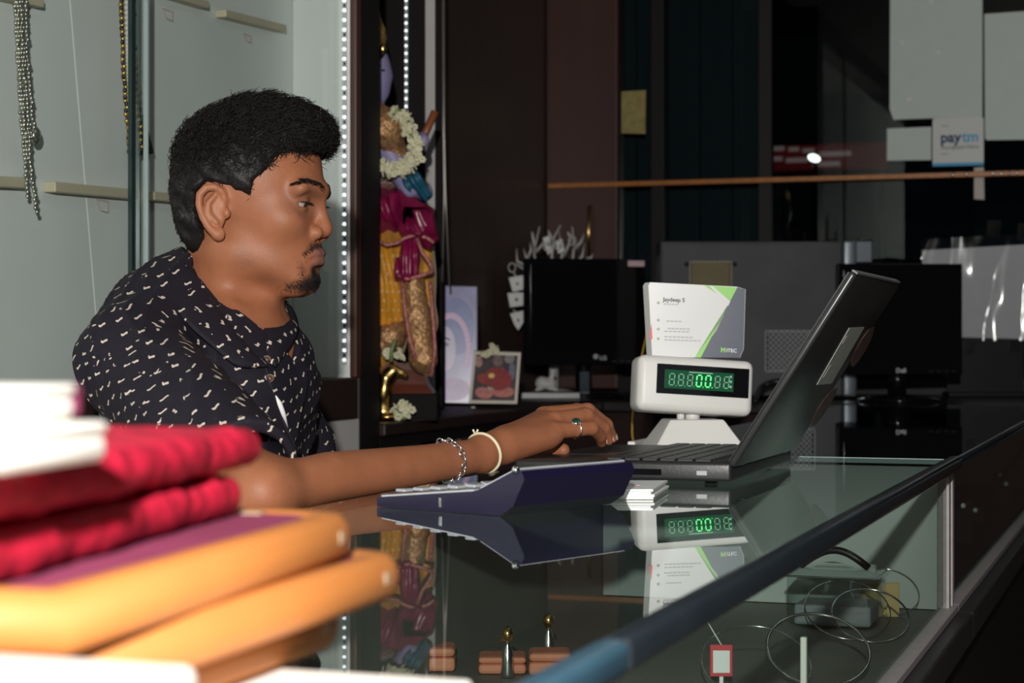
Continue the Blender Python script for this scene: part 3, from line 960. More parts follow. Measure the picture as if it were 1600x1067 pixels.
ell('corner_stud', G0 + e1 * 0.180 + UZ * 0.0445 - e2 * 0.0005, 0.0042, chrome, cal, seg=10, rings=8)
obox('side_slot', G0 + e1 * 0.085 + UZ * 0.009 - e2 * 0.0004, (0.003, 0.001, 0.009), chrome, cal, axes=(e1, e2, UZ))

# note cards lying past the calculator
q = onz(990, 778, TOPZ)
q0, q1, q2 = onz(934, 781, TOPZ), onz(1020, 781, TOPZ), onz(1043, 766, TOPZ)
q3 = q0 + (q2 - q1)
pk = root('card_stack', tuple((q0 + q2) / 2), 'small stack of white cards by the laptop corner', 'cards')
for i in range(4):
    off = Vector((0.002 * math.sin(i * 2.1), 0.002 * math.cos(i * 1.7), 0.0005 + i * 0.0027))
    prism('card', [q0 + off, q1 + off, q2 + off, q3 + off], (0, 0, 0.0024), paper if i < 3 else mat('card_top', (0.72, 0.74, 0.75), 0.4), pk)
qq = q0 * 0.55 + q2 * 0.45 + UZ * 0.0113
obox('print', qq, (0.02, 0.008, 0.0003), mat('pink_print', (0.75, 0.45, 0.40), 0.5), pk, axes=((q1 - q0).normalized(), UZ.cross((q1 - q0).normalized()), UZ))

# ------------------------------------------------------------------ weighing-scale display with card box
DS = 2.86
sb = onz(1082, 706, TOPZ)
ya_ = math.radians(8)
# axes of the display seen from the camera: right, outwards (to the viewer), up; slightly rolled
def camv(x, d, z):
    return Wc(x, d, z) - Wc(0, 0, 0)


SR = camv(math.cos(ya_), math.sin(ya_), 0); SO = camv(math.sin(ya_), -math.cos(ya_), 0)
rl = math.radians(3.6)
SRr = (SR * math.cos(rl) - UZ * math.sin(rl)); SUr = (UZ * math.cos(rl) + SR * math.sin(rl))
tl = math.radians(5)
SOr = (SO * math.cos(tl) + SUr * math.sin(tl)); SUt = (SUr * math.cos(tl) - SO * math.sin(tl))
sd_ = root('scale_display', tuple(sb), 'white weighing scale display with green digits on tapered foot', 'scale display')
scm = mat('scale_white', (0.70, 0.69, 0.66), 0.42, var=0.015)
base_d = (Vector(sb) - Vector((0, 0, 0))).dot(camv(0, 1, 0))
pxm = base_d / FPX
V, F = box_bm(0.147, 0.11, 0.049, 0.003, 2)
kk = V[:, 2] / 0.049 + 0.5
V[:, 0] *= 1 - 0.45 * kk; V[:, 1] *= 1 - 0.45 * kk
Vb = V @ np.array([list(SR), list(-SO), list(UZ)])
mk('foot', Vb + np.array(sb + UZ * 0.0246), F, scm, sd_)
lathe('neck', [(0.011, 0.048), (0.011, 0.0605)], sb, scm, sd_, 16)
lathe('neck', [(0.006, 0.048), (0.006, 0.062)], sb - SR * 0.018, scm, sd_, 12)
hc = C(1080, 604, base_d)
hs_ = (0.176, 0.062, 0.083)
V, F = box_bm(*hs_, 0.012, 4)
Vb = V @ np.array([list(SRr), list(-SOr), list(SUt)])
hs = mk('housing', Vb + np.array(hc), F, scm, sd_, smooth=True)


def on_face(u, v, off):
    return hc + SRr * u + SUt * v + SOr * (hs_[1] / 2 + off)


ctr = (0.004, 0.008)
fa = (SRr, SOr, SUt)
obox('window', on_face(0.010, 0.007, 0.0), (0.140, 0.003, 0.044), black_gl, sd_, 0.001, axes=fa)
lcdg = mat('lcd_green', (0.004, 0.045, 0.018), 0.3, emit=(0.01, 0.22, 0.08), estr=0.16, spec=0.2)
obox('lcd', on_face(0.004, 0.007, 0.0018), (0.104, 0.001, 0.0275), lcdg, sd_, axes=fa)
seg_on = mat('segment_lit', (0.1, 0.8, 0.2), 0.4, emit=(0.12, 1.0, 0.25), estr=0.95)
seg_dim = mat('segment_dim', (0.25, 0.42, 0.32), 0.4, emit=(0.25, 0.5, 0.36), estr=0.30)
SEG = {'a': ((-1, 2), (1, 2)), 'b': ((1, 2), (1, 0)), 'c': ((1, 0), (1, -2)), 'd': ((-1, -2), (1, -2)), 'e': ((-1, 0), (-1, -2)), 'f': ((-1, 2), (-1, 0)), 'g': ((-1, 0), (1, 0))}
u0 = -0.0375
for i in range(7):
    lit = i in (3, 4)
    u = u0 + i * 0.0137 + (0.0005 if i > 4 else 0)
    geo = {True: [], False: []}
    for s, (a, b) in SEG.items():
        on = lit and s != 'g'
        if lit and s == 'g':
            continue
        pa_ = np.array(a, float) * (0.0037, 0.0042); pb_ = np.array(b, float) * (0.0037, 0.0042)
        pa_, pb_ = pa_ * 0.86 + pb_ * 0.14, pb_ * 0.86 + pa_ * 0.14
        v_ = (pb_ - pa_); v_ /= np.linalg.norm(v_); w_ = np.array((-v_[1], v_[0])) * (0.0009 if lit else 0.00055)
        sk = 0.06
        quad = [pa_ + w_, pb_ + w_, pb_ - w_, pa_ - w_]
        geo[on].append(prism_geo([on_face(u + q_[0] + sk * q_[1], 0.0065 + q_[1], 0.0024) for q_ in quad], SOr * 0.0004))
    if lit or i in (0, 1, 2):
        geo[lit and i == 3 or (lit and i == 4)].append(ell_geo(on_face(u + 0.0062, -0.0025, 0.0026), 0.0008, seg=6, rings=4))
    v_, f_ = join_geo(geo[lit])
    mk('digit', v_, f_, seg_on if lit else seg_dim, sd_)
for k_ in range(3):
    prism('indicator', [on_face(0.0505 + dx, 0.0155 - 0.0075 * k_ + dy, 0.0024) for dx, dy in ((-0.002, 0), (0.0025, 0.002), (0.0025, -0.002))], SOr * 0.0003, seg_dim, sd_)
obox('small_print', on_face(0.006, 0.0185, 0.0022), (0.036, 0.0006, 0.0012), seg_dim, sd_, axes=fa)

# box of visiting cards standing on top of the display housing
cdep = base_d - 0.004
tilt_c = math.radians(2.0)
def cc(px, py, off=0.0):
    return C(px, py, cdep - off)


cb = root('visiting_card_box', tuple(cc(1085, 562)), 'white, green and navy visiting card box standing on the scale display', 'card box')
card_w = mat('card_white', (0.66, 0.66, 0.65), 0.25, var=0.01, coat=0.3)
card_n = mat('card_navy', (0.035, 0.042, 0.075), 0.3, var=0.04, coat=0.3)
card_g = mat('card_green', (0.22, 0.55, 0.08), 0.35, var=0.03)
dirb = camv(-0.25, 1, 0).normalized() * 0.026
prism('box', [cc(1013, 446), cc(1016, 441), cc(1152, 448), cc(1165, 452), cc(1162, 545), cc(1156, 559), cc(1019, 557)], dirb, paper, cb)
fr_ = camv(0, -1, 0)
prism('white_face', [cc(1013.5, 446, .0006), cc(1016, 441.5, .0006), cc(1113, 446, .0006), cc(1139, 472, .0006), cc(1120, 516, .0006), cc(1087, 558.5, .0006), cc(1019.5, 557, .0006)], fr_ * 0.0005, card_w, cb)
prism('navy_face', [cc(1152, 448.5, .0006), cc(1164.5, 452, .0006), cc(1161.5, 545, .0006), cc(1155.5, 558.8, .0006), cc(1095, 558.5, .0006)], fr_ * 0.0005, card_n, cb)
prism('green_band', [cc(1100, 445.8, .0012), cc(1152, 449, .0012), cc(1140, 472, .0012)], fr_ * 0.0004, card_g, cb)
prism('green_band', [cc(1140.5, 471, .0013), cc(1095, 558.5, .0013), cc(1085.5, 558.5, .0013), cc(1123, 505, .0013)], fr_ * 0.0004, card_g, cb)
prism('pale_fold', [cc(1108, 446, .0018), cc(1113, 446.5, .0018), cc(1141, 471, .0018), cc(1138, 478, .0018)], fr_ * 0.0003, card_w, cb)
lw = cc(1014, 500)
prism('red_edge', [cc(1018, 505, .0012), cc(1019.5, 530, .0012), cc(1014, 528, .0012)], fr_ * 0.0004, mat('red_edge', (0.6, 0.04, 0.03), 0.4), cb)
rt = camv(1, 0, -0.045); upv = camv(0.03, 0, 1)
text_obj('lettering', 'Jaydeep S', cc(1036, 470.5, .0016), rt, upv, 0.0085, black_ink, cb, bold=0.00015)
for (x, y, w) in ((1037, 475, 24), (1041, 501.5, 25), (1043, 513, 36), (1038, 517.5, 40), (1038, 526, 46), (1038, 531, 58)):
    nseg = int(w / 6)
    for s in range(nseg):
        a = x + s * w / nseg
        obox('fine_print', cc(a + w / nseg * 0.42, y + (a - 1037) * 0.03, .0014), (w / nseg * 0.8 * pxm, 0.0003, 1.7 * pxm), grey_print, cb, axes=(rt.normalized(), fr_, upv.normalized()))
for y in (473, 500, 514, 529):
    lathe('round_icon', [(0.0022, 0), (0.0022, 0.0003)], cc(1028.5, y, .0013), mat('pale_green_ink', (0.55, 0.62, 0.48), 0.5), cb, 12, axes=(rt.normalized(), upv.normalized(), fr_))
text_obj('logo', 'M', cc(1126, 550, .0016), rt, upv, 0.0095, card_g, cb, bold=0.0004)
text_obj('lettering', 'ITEC', cc(1135, 550, .0016), rt, upv, 0.0075, paper, cb, bold=0.0001)

# pens / cables by the scale
def cable(name, pts, r, m, label, cat='cable'):
    P = [Vector(p) for p in pts]
    Q = []
    for i in range(len(P) - 1):
        p0 = P[max(i - 1, 0)]; p1 = P[i]; p2 = P[i + 1]; p3 = P[min(i + 2, len(P) - 1)]
        for t in [k / 8 for k in range(8)]:
            Q.append(0.5 * ((2 * p1) + (p2 - p0) * t + (2 * p0 - 5 * p1 + 4 * p2 - p3) * t * t + (3 * p1 - p0 - 3 * p2 + p3) * t ** 3))
    Q.append(P[-1])
    return tag(tube(name, Q, r, m, None, 8), label, cat)


cable('yellow_cable', [C(1011, 520, 3.4), C(1002, 560, 3.3), C(993, 610, 3.2), onz(990, 690, TOPZ + 0.005), onz(1030, 696, TOPZ + 0.005)], 0.0022, mat('yellow_cable', (0.35, 0.22, 0.02), 0.4), 'thin yellow cable rising left of the scale display')
o = B('adapter', tuple(onz(992, 700, TOPZ + 0.002)), tuple(onz(1030, 690, TOPZ + 0.002) + UZ * 0.010), white_pl, None, 0.002); tag(o, 'flat white adapter lying left behind the scale foot', 'adapter')
cable('white_cable', [onz(1146, 695, TOPZ + 0.006), onz(1165, 692, TOPZ + 0.008), onz(1185, 690, TOPZ + 0.004)], 0.003, white_pl, 'short white cable end right of the scale foot')

# ------------------------------------------------------------------ stack of trays and boxes in the foreground
orange = mat('orange_leatherette', (0.39, 0.138, 0.030), 0.6, var=0.05, nscale=14)
maroon = mat('maroon_velvet', (0.22, 0.036, 0.085), 0.85, var=0.12, spec=0.2)
cream = mat('cream_lining', (0.30, 0.22, 0.14), 0.6)
red_v = mat('red_crushed_velvet', (0.42, 0.010, 0.034), 0.55, var=0.30, nscale=60, bump=0.8, bscale=70, spec=0.3)


def tray(xr, y0, y1, z0, th, w, yaw, label):
    """flat jewellery tray: padded orange rim with rounded far end, maroon lining"""
    ax = Vector((math.cos(yaw), math.sin(yaw), 0)); ay = Vector((-math.sin(yaw), math.cos(yaw), 0))
    L = y1 - y0
    o = Vector((xr, y0, z0))
    r = root('jewellery_tray', tuple(o + ay * (L / 2) - ax * (w / 2)), label, 'tray', 'stack of orange jewellery trays')
    # outline with rounded far corners
    out = [(0, 0)]
    rc = 0.030
    for t in [k / 6 * math.pi / 2 for k in range(7)]:
        out.append((-rc + rc * math.cos(t), L - rc + rc * math.sin(t)))
    for t in [k / 6 * math.pi / 2 for k in range(7)]:
        out.append((-w + rc - rc * math.sin(t), L - rc + rc * math.cos(t)))
    out.append((-w, 0))
    cx_, cy_ = -w / 2, L / 2
    rings = [(0.004, 0.0), (0.0012, 0.004), (0.0, th * 0.5), (0.0012, th - 0.005), (0.005, th), (0.016, th), (0.018, th - 0.004)]
    V, F = [], []
    n = len(out)
    for ins, z in rings:
        for (a, b) in out:
            dx, dy = a - cx_, b - cy_
            sx = 1 - ins / (w / 2); sy = 1 - ins / (L / 2)
            V.append(o + ax * (cx_ + dx * sx) + ay * (cy_ + dy * sy) + UZ * z)
    for i in range(len(rings) - 1):
        for k in range(n):
            l = (k + 1) % n
            F.append((i * n + k, i * n + l, (i + 1) * n + l, (i + 1) * n + k))
    F.append(tuple(range(n))[::-1]); F.append(tuple((len(rings) - 1) * n + k for k in range(n)))
    mk('rim', V, F, orange, r, smooth=True)
    ins = 0.019
    lin = [o + ax * (cx_ + (a - cx_) * (1 - ins / (w / 2))) + ay * (cy_ + (b - cy_) * (1 - ins / (L / 2))) + UZ * (th - 0.004) for a, b in out]
    prism('lining', lin, (0, 0, 0.003), maroon, r)
    c0 = o + ax * cx_ + ay * (L - 0.021) + UZ * (th - 0.0009)
    obox('cream_edge', c0, (w * 0.6, 0.008, 0.0016), cream, r, 0.0005, axes=(ax, ay, UZ))
    obox('clasp', o + ax * 0.0 + ay * (L * 0.88) + UZ * th * 0.55, (0.0010, 0.006, 0.006), cream, r, 0.0004, axes=(ax, ay, UZ))


th = 0.0220
TB = TOPZ + 0.0125
tray(-0.385, 0.575, 0.90, TB + 0.0003, th, 0.24, 0.02, 'lowest orange jewellery tray, mostly hidden in the stack')
tray(-0.362, 0.580, 0.925, TB + th + 0.0006, th, 0.24, 0.02, 'middle orange jewellery tray of the stack, sticking out furthest right')
tray(-0.352, 0.565, 0.900, TB + 2 * th + 0.0009, th, 0.24, 0.10, 'topmost orange jewellery tray directly under the red velvet boxes')
zt_ = TB + 3 * th + 0.0012


def velvet_box(xr, y0, y1, z0, h_, w, yaw, label):
    ax = np.array((math.cos(yaw), math.sin(yaw), 0)); ay = np.array((-math.sin(yaw), math.cos(yaw), 0))
    L = y1 - y0

    def f(P):
        Q = P - np.array((xr, y0, z0))
        a = Q @ ax + w / 2; b = Q @ ay - L / 2; c = Q[..., 2] - h_ / 2
        rr = h_ * 0.45
        qx = np.abs(a) - (w / 2 - rr); qy = np.abs(b) - (L / 2 - rr); qz = np.abs(c) - (h_ / 2 - rr)
        d = np.sqrt(np.maximum(qx, 0) ** 2 + np.maximum(qy, 0) ** 2 + np.maximum(qz, 0) ** 2) + np.minimum(np.maximum(qx, np.maximum(qy, qz)), 0) - rr
        return d + 0.0013 * wob(P, 75, z0 * 9) + 0.0011 * wob(P, 210, 2.0)
    V, F = sdf_mesh(f, (xr - w - 0.06, y0 - 0.05, z0 - 0.01), (xr + 0.06, y1 + 0.06, z0 + h_ + 0.01), 0.004)
    V[:, 2] = np.maximum(V[:, 2], z0)
    o = mk('velvet_box', V, F, red_v, None, smooth=True)
    tag(o, label, 'box', 'red velvet boxes on the trays')


velvet_box(-0.372, 0.50, 0.868, zt_, 0.0205, 0.20, 0.17, 'lower crushed red velvet box lying on the orange trays')
velvet_box(-0.372, 0.52, 0.890, zt_ + 0.0215, 0.0205, 0.20, 0.17, 'upper crushed red velvet box carrying the white boxes')
zr = zt_ + 0.0420
# two small white boxes on top
wb = C(168, 735, 0.70)
ax = Vector((math.cos(0.12), math.sin(0.12), 0)); ay = Vector((-math.sin(0.12), math.cos(0.12), 0))
w_mat = mat('white_box', (0.92, 0.89, 0.82), 0.5, var=0.02)


def white_box(corner, L, w, h_, z0, label, extra=None):
    c0 = Vector((corner.x, corner.y, z0))
    cen = c0 - ax * (w / 2) - ay * (L / 2)
    r = root('jewel_box', (cen.x, cen.y, z0), label, 'box', 'white jewel boxes on the red velvet')
    obox('base', cen + UZ * h_ * 0.32, (w, L, h_ * 0.64), w_mat, r, 0.003, axes=(ax, ay, UZ), seg=3)
    obox('lid', cen + UZ * h_ * 0.82, (w + 0.001, L + 0.001, h_ * 0.34), w_mat, r, 0.003, axes=(ax, ay, UZ), seg=3)
    return r, cen


r1, c1 = white_box(wb, 0.15, 0.13, 0.0145, zr, 'lower white jewel box on the red velvet, with a faint yellow band')
obox('yellow_band', c1 + ax * 0.0655 + UZ * 0.008 - ay * 0.045, (0.001, 0.05, 0.004), mat('yellow_print', (0.75, 0.62, 0.2), 0.6), r1, axes=(ax, ay, UZ))
wb2 = C(118, 640, 0.70)
r2, c2 = white_box(wb2, 0.12, 0.10, 0.0130, zr + 0.0150, 'upper white jewel box with maroon end, top of the pile')
obox('maroon_end', c2 + ay * 0.0645 + UZ * 0.0065, (0.098, 0.008, 0.012), maroon, r2, 0.002, axes=(ax, ay, UZ))
# white flat box under the tray stack and an upright one at the bottom left corner
wl = root('flat_white_box', (-0.465, 0.72, TOPZ), 'flat white box under the orange trays, showing along the bottom edge', 'box')
far = onz(735, 1063, TOPZ + 0.012)
B('tray', (-0.64, 0.56, TOPZ + 0.0003), (far.x, far.y - 0.001, TOPZ + 0.0078), w_mat, wl, 0.002)
B('lid', (-0.641, 0.559, TOPZ + 0.0080), (far.x + 0.001, far.y, TOPZ + 0.0123), w_mat, wl, 0.002)
ub = root('white_carton', (-0.36, 0.47, TOPZ), 'overexposed white carton in the bottom left corner', 'box')
B('carton', (-0.44, 0.40, TOPZ + 0.0003), (-0.293, 0.545, TOPZ + 0.050), w_mat, ub, 0.003, 3)
B('carton_lid', (-0.441, 0.399, TOPZ + 0.0502), (-0.292, 0.546, TOPZ + 0.062), w_mat, ub, 0.004, 3)

# ------------------------------------------------------------------ things on the end desk
def monitor(name, x0, x1, y0, y1, yfoot, d, label, logo, logo_px, stand=True, toward=0.0):
    cx = (x0 + x1) / 2
    bot = C(cx, yfoot, d)
    r = root(name, (bot.x, bot.y, TOPZ), label, 'monitor')
    cR, cU, cN = camv(1, 0, 0), UZ, camv(0, -1, 0)
    a = math.radians(toward)
    R_ = cR * math.cos(a) + cN * math.sin(a); N_ = cN * math.cos(a) - cR * math.sin(a)
    w = (x1 - x0) / FPX * d; h = (y1 - y0) / FPX * d
    c_ = C(cx, (y0 + y1) / 2, d)
    obox('housing', c_ - N_ * 0.012, (w, 0.030, h), black_pl, r, 0.006, axes=(R_, N_, cU), seg=3)
    obox('bezel', c_ + N_ * 0.004, (w, 0.006, h), black_gl, r, 0.003, axes=(R_, N_, cU))
    obox('screen', c_ + N_ * 0.0072 + cU * h * 0.035, (w * 0.90, 0.001, h * 0.80), mat('dark_screen', (0.006, 0.005, 0.005), 0.08, spec=0.25), r, axes=(R_, N_, cU))
    for k_ in range(4):
        obox('button', c_ + N_ * 0.0072 - cU * h * 0.465 + R_ * w * (0.25 + 0.06 * k_), (0.012, 0.001, 0.003), black_pl, r, axes=(R_, N_, cU))
    text_obj('logo', logo, C(logo_px[0], logo_px[1], d - 0.0078), R_, cU, 0.017, mat('logo_grey', (0.55, 0.55, 0.56), 0.4), r, bold=0.0004)
    zt0 = C(cx, y1, d).z
    base = Vector((bot.x, bot.y, TOPZ))
    lathe('stand_base', [(0.115, 0.0005), (0.115, 0.006), (0.09, 0.014), (0.03, 0.018)], base, black_gl, r, 28)
    tube('stand_neck', [base - N_ * 0.02 + UZ * 0.016, base - N_ * 0.02 + UZ * (zt0 - TOPZ + 0.03)], 0.024, black_gl, r, 14)
    return r, c_, R_, N_, w, h


DM1 = 5.72
mr, mc, mR, mN, mw, mh = monitor('monitor', 818, 1008, 404, 570, 612, DM1, 'dark monitor with pink sticker in the corner, before the jewellery tree', 'LG', (937, 562), toward=-8)
obox('pink_sticker', mc + mN * 0.0078 + mR * mw * 0.43 + UZ * mh * 0.455, (0.05, 0.001, 0.017), mat('pink_sticker', (0.70, 0.50, 0.52), 0.5), mr, axes=(mR, mN, UZ))
lathe('logo_dot', [(0.008, 0), (0.008, 0.0006)], C(931, 557, DM1 - 0.0085), mat('logo_grey', (0.5, 0.5, 0.5)), mr, 14, axes=(mR, UZ, mN))
obox('neck_gloss', Vector((mr.location.x, mr.location.y, TOPZ + 0.045)) + mN * 0.004 + mR * 0.0, (0.030, 0.003, 0.06), chrome, mr, 0.001, axes=(mR, mN, UZ))
DM2 = 5.30
monitor('monitor', 1307, 1504, 412, 586, 622, DM2, 'dark monitor right of the laptop lid, in front of the wrapped sheet', 'Dell', (1400, 582), toward=-3)

# computer tower seen from its side
DT = 5.42
t0_ = C(1185, 620, DT)
tw = root('computer_tower', (t0_.x, t0_.y, TOPZ), 'dark grey computer tower with two vent grilles behind the scale', 'computer')
case_m = mat('case_grey', (0.075, 0.075, 0.085), 0.55, var=0.25, nscale=5, spec=0.3)
cR, cN = camv(1, 0, 0), camv(0, -1, 0)
x0, x1, y0, y1 = 1032, 1316, 376, 0
W_ = (x1 - x0) / FPX * DT
ztop = C(1185, 377, DT).z
zc_ = (ztop + TOPZ + 0.012) / 2
cxw = C((x0 + x1) / 2, 500, DT)
obox('case', Vector((cxw.x, cxw.y, zc_)) - cN * 0.09, (W_, 0.18, ztop - TOPZ - 0.012), case_m, tw, 0.004, axes=(cR, cN, UZ))
obox('side_cover', Vector((cxw.x, cxw.y, zc_)) + cN * 0.001, (W_ - 0.01, 0.003, ztop - TOPZ - 0.03), case_m, tw, 0.002, axes=(cR, cN, UZ))
fx = C(1328, 500, DT)
obox('front_fascia', Vector((fx.x, fx.y, zc_)) - cN * 0.085, (22 / FPX * DT, 0.175, ztop - TOPZ - 0.006), mat('fascia_silver', (0.45, 0.50, 0.54), 0.25, metal=0.8), tw, 0.008, axes=(cR, cN, UZ), seg=3)
obox('fascia_wing', C(1352, 393, DT) - cN * 0.06, (24 / FPX * DT, 0.10, 34 / FPX * DT), mat('fascia_dark', (0.20, 0.22, 0.25), 0.3, metal=0.6), tw, 0.003, axes=(cR, cN, UZ))
for s_ in (1346, 1364):
    q = C(s_, 377, DT)
    lathe('fascia_knob', [(0.006, -0.01), (0.010, 0.0), (0.006, 0.008)], q - cN * 0.03, chrome, tw, 12)
for (gx0, gx1, gy0, gy1, mm) in ((1078, 1142, 409, 452, mat('grille_brass', (0.34, 0.29, 0.18), 0.5)), (1196, 1272, 517, 580, mat('grille_grey', (0.34, 0.35, 0.36), 0.5))):
    cq = C((gx0 + gx1) / 2, (gy0 + gy1) / 2, DT)
    gw, gh = (gx1 - gx0) / FPX * DT, (gy1 - gy0) / FPX * DT
    gr = obox('vent_grille', cq + cN * 0.0035, (gw, 0.002, gh), mat('vent_black', (0.006, 0.006, 0.006), 0.8, spec=0.1), tw, axes=(cR, cN, UZ))
    parts = []
    nw = 8
    for i in range(-nw, nw + 1):
        for sgn in (1, -1):
            off = i / nw * (gw + gh) / 2
            pts = []
            for t in np.linspace(-1, 1, 41):
                u = t * (gw + gh) / 2; v = sgn * (u - off)
                if abs(u) <= gw / 2 and abs(v) <= gh / 2:
                    pts.append(cq + cR * u + UZ * v + cN * 0.0055)
            if len(pts) >= 2:
                parts.append(tube_geo([pts[0], pts[-1]], 0.0027, 4))
    v_, f_ = join_geo(parts)
    mk('mesh_wire', v_, f_, mm, gr)
    for du, dv2, sw, sh2 in ((0, gh / 2, gw, 0.003), (0, -gh / 2, gw, 0.003), (gw / 2, 0, 0.003, gh), (-gw / 2, 0, 0.003, gh)):
        obox('grille_edge', cq + cR * du + UZ * dv2 + cN * 0.0055, (sw, 0.004, sh2), mm, gr, axes=(cR, cN, UZ))
for (sx, sy) in ((1148, 413), (1073, 413)):
    lathe('screw', [(0.007, 0), (0.006, 0.003)], C(sx, sy, DT) + cN * 0.003, black_pl, tw, 10, axes=(cR, UZ, cN))
for s_ in (-1, 1):
    for dd in (0.03, 0.15):
        q = Vector((cxw.x, cxw.y, TOPZ)) + cR * s_ * W_ * 0.4 - cN * dd
        lathe('rubber_foot', [(0.014, 0), (0.014, 0.013)], q, black_pl, tw, 10)

# headset cable / black coil in front of the tower
cable('black_cable', [onz(1180, 627, TOPZ + 0.0085), C(1190, 605, 5.18), C(1215, 596, 5.18), C(1240, 602, 5.18), onz(1262, 627, TOPZ + 0.0085)], 0.008, black_pl, 'black cable loop lying in front of the grey tower')

# sheet wrapped in clear plastic, taped up at the right
DP = 5.75
wrap = glass('plastic_wrap', (0.95, 0.955, 0.96), 1.45, rough=0.16, base=0.05)
wr = root('wrapped_sheet', tuple(C(1520, 535, DP)), 'white sheet in crinkled clear plastic standing right of the monitor', 'wrapped sheet')
wr.location.z = TOPZ
prism('board', [C(1441, 391, DP), C(1442, 525, DP), C(1640, 531, DP), C(1640, 380, DP)], camv(0, 0.01, 0), mat('sheet_grey', (0.58, 0.58, 0.60), 0.5, var=0.03), wr)
# crinkled film in front
nx_, nz_ = 60, 44
V, F = [], []
for j in range(nz_ + 1):
    for i in range(nx_ + 1):
        px = 1439 + (1645 - 1439) * i / nx_
        top = 374 - (px - 1439) * 0.055
        py = top + (532 - top) * j / nz_
        pc = np.array([[px * 0.055 + py * 0.012, py * 0.014, 0.3]])
        ridge = abs(float(wob(pc, 1.0, 3.0)[0])) * 0.020 + 0.0025 * float(wob(np.array([[px * 0.16, py * 0.05, 1.0]]), 1.0, 1.0)[0])
        V.append(C(px, py, DP - 0.014 - ridge))
for j in range(nz_):
    for i in range(nx_):
        a = j * (nx_ + 1) + i
        F.append((a, a + nx_ + 1, a + nx_ + 2, a + 1))
mk('plastic_film', V, F, wrap, wr, smooth=True)
for (x, y, w, h_) in ((1530, 364, 20, 17), (1552, 357, 22, 26), (1597, 362, 16, 26), (1452, 372, 16, 8), (1515, 543, 14, 20), (1585, 540, 18, 18)):
    prism('tape_tab', [C(x - w / 2, y + h_ / 2, DP - 0.02), C(x + w / 2, y + h_ / 2, DP - 0.02), C(x + w / 2 + 2, y - h_ / 2, DP - 0.035), C(x - w / 2 + 2, y - h_ / 2, DP - 0.032)], camv(0, 0.001, 0), wrap, wr)
prism('easel', [C(1480, 400, DP + 0.012), C(1600, 400, DP + 0.012), C(1600, 618, DP + 0.012), C(1480, 618, DP + 0.012)], camv(0, 0.008, 0), black_pl, wr)
obox('easel_foot', Vector((C(1540, 612, DP - 0.02).x, C(1540, 612, DP - 0.02).y, TOPZ + 0.008)), (0.24, 0.10, 0.014), black_pl, wr, 0.003, axes=(cR, cN, UZ))
# white jewellery tree behind the left monitor
DJ = 5.92
tr_m = mat('white_branch', (0.62, 0.61, 0.59), 0.5, var=0.03)
q = C(865, 600, DJ)
jt = root('jewellery_tree', (q.x, q.y, TOPZ), 'white branching jewellery tree behind the left monitor, hung with cards', 'jewellery stand')
lathe('base', [(0.09, 0.0005), (0.09, 0.008), (0.03, 0.02)], (q.x, q.y, TOPZ), tr_m, jt, 24)
tube('trunk', [Vector((q.x, q.y, TOPZ + 0.015)), C(866, 520, DJ), C(868, 440, DJ)], [0.016, 0.013, 0.010], tr_m, jt, 10)
br = [[(868, 440), (862, 400), (866, 370), (876, 352)], [(866, 380), (858, 364), (856, 357)],
      [(868, 440), (840, 420), (834, 395), (843, 354)], [(836, 395), (846, 384), (850, 375)], [(836, 390), (832, 366), (831, 360)],
      [(868, 440), (894, 415), (897, 385), (894, 354)], [(896, 390), (908, 378), (913, 364)], [(896, 375), (888, 365), (886, 360)],
      [(868, 440), (878, 400), (874, 362)], [(880, 400), (890, 380), (891, 366)],
      [(850, 430), (822, 402), (818, 388)], [(824, 405), (830, 390), (828, 378)], [(830, 420), (808, 408), (807, 388)],
      [(894, 420), (910, 400), (913, 380)], [(905, 410), (924, 402), (927, 395)],
      [(860, 440), (830, 425), (814, 418), (806, 412)], [(868, 460), (830, 450), (806, 432), (802, 424)], [(866, 480), (830, 470), (806, 456), (800, 450)], [(866, 500), (836, 498), (806, 488), (802, 484)]]
for b_ in br:
    n_ = len(b_)
    tube('branch', [C(x, y, DJ - 0.02 * (k_ % 2)) for k_, (x, y) in enumerate(b_)], [0.006 - 0.004 * k_ / (n_ - 1) for k_ in range(n_)], tr_m, jt, 7)
ec_m = mat('earring_card_white', (0.60, 0.61, 0.60), 0.4, var=0.06)
for k_, (pts, lab) in enumerate([([(795, 434), (817, 430), (819, 452), (801, 456)], 'white earring card hanging highest on the tree\'s left'),
                   ([(793, 458), (818, 457), (820, 477), (797, 480)], 'white earring card with dark stud, middle of the three'),
                   ([(797, 490), (819, 485), (818, 503), (810, 516), (804, 508)], 'lowest white earring card on the tree, corner pointing down'),
                   ([(848, 372), (858, 368), (863, 392), (856, 398)], 'grey earring card hanging between the top branches'),
                   ([(868, 376), (878, 373), (882, 392), (872, 396)], 'bright earring card hanging at the tree centre')]):
    o = prism('earring_card', [C(x, y, DJ - 0.03) for x, y in pts], camv(0, 0.003, 0), ec_m, None)
    tag(o, lab, 'earring card', 'cards on the jewellery tree')
    cx_ = sum(p[0] for p in pts) / len(pts); cy_ = sum(p[1] for p in pts) / len(pts)
    ell('stud', C(cx_, cy_, DJ - 0.034), 0.005, silver if k_ != 1 else black_pl, o, seg=8, rings=6)
for (x, y), lab in zip(((800, 418), (855, 385), (872, 383), (894, 376)), ('silver hoop earring on the far left branch of the white tree', 'silver hoop earring left of the tree centre', 'silver hoop earring at the middle of the white tree', 'silver hoop earring on the right branches of the white tree')):
    o = tube('hoop_earring', [C(x, y, DJ - 0.035) + cR * (0.011 * math.cos(a)) + UZ * (0.014 * math.sin(a)) for a in [2 * math.pi * k_ / 14 for k_ in range(14)]], 0.0022, mat('dull_silver', (0.45, 0.44, 0.42), 0.4, metal=0.6), None, 6, True)
    tag(o, lab, 'earring', 'hoops on the jewellery tree')

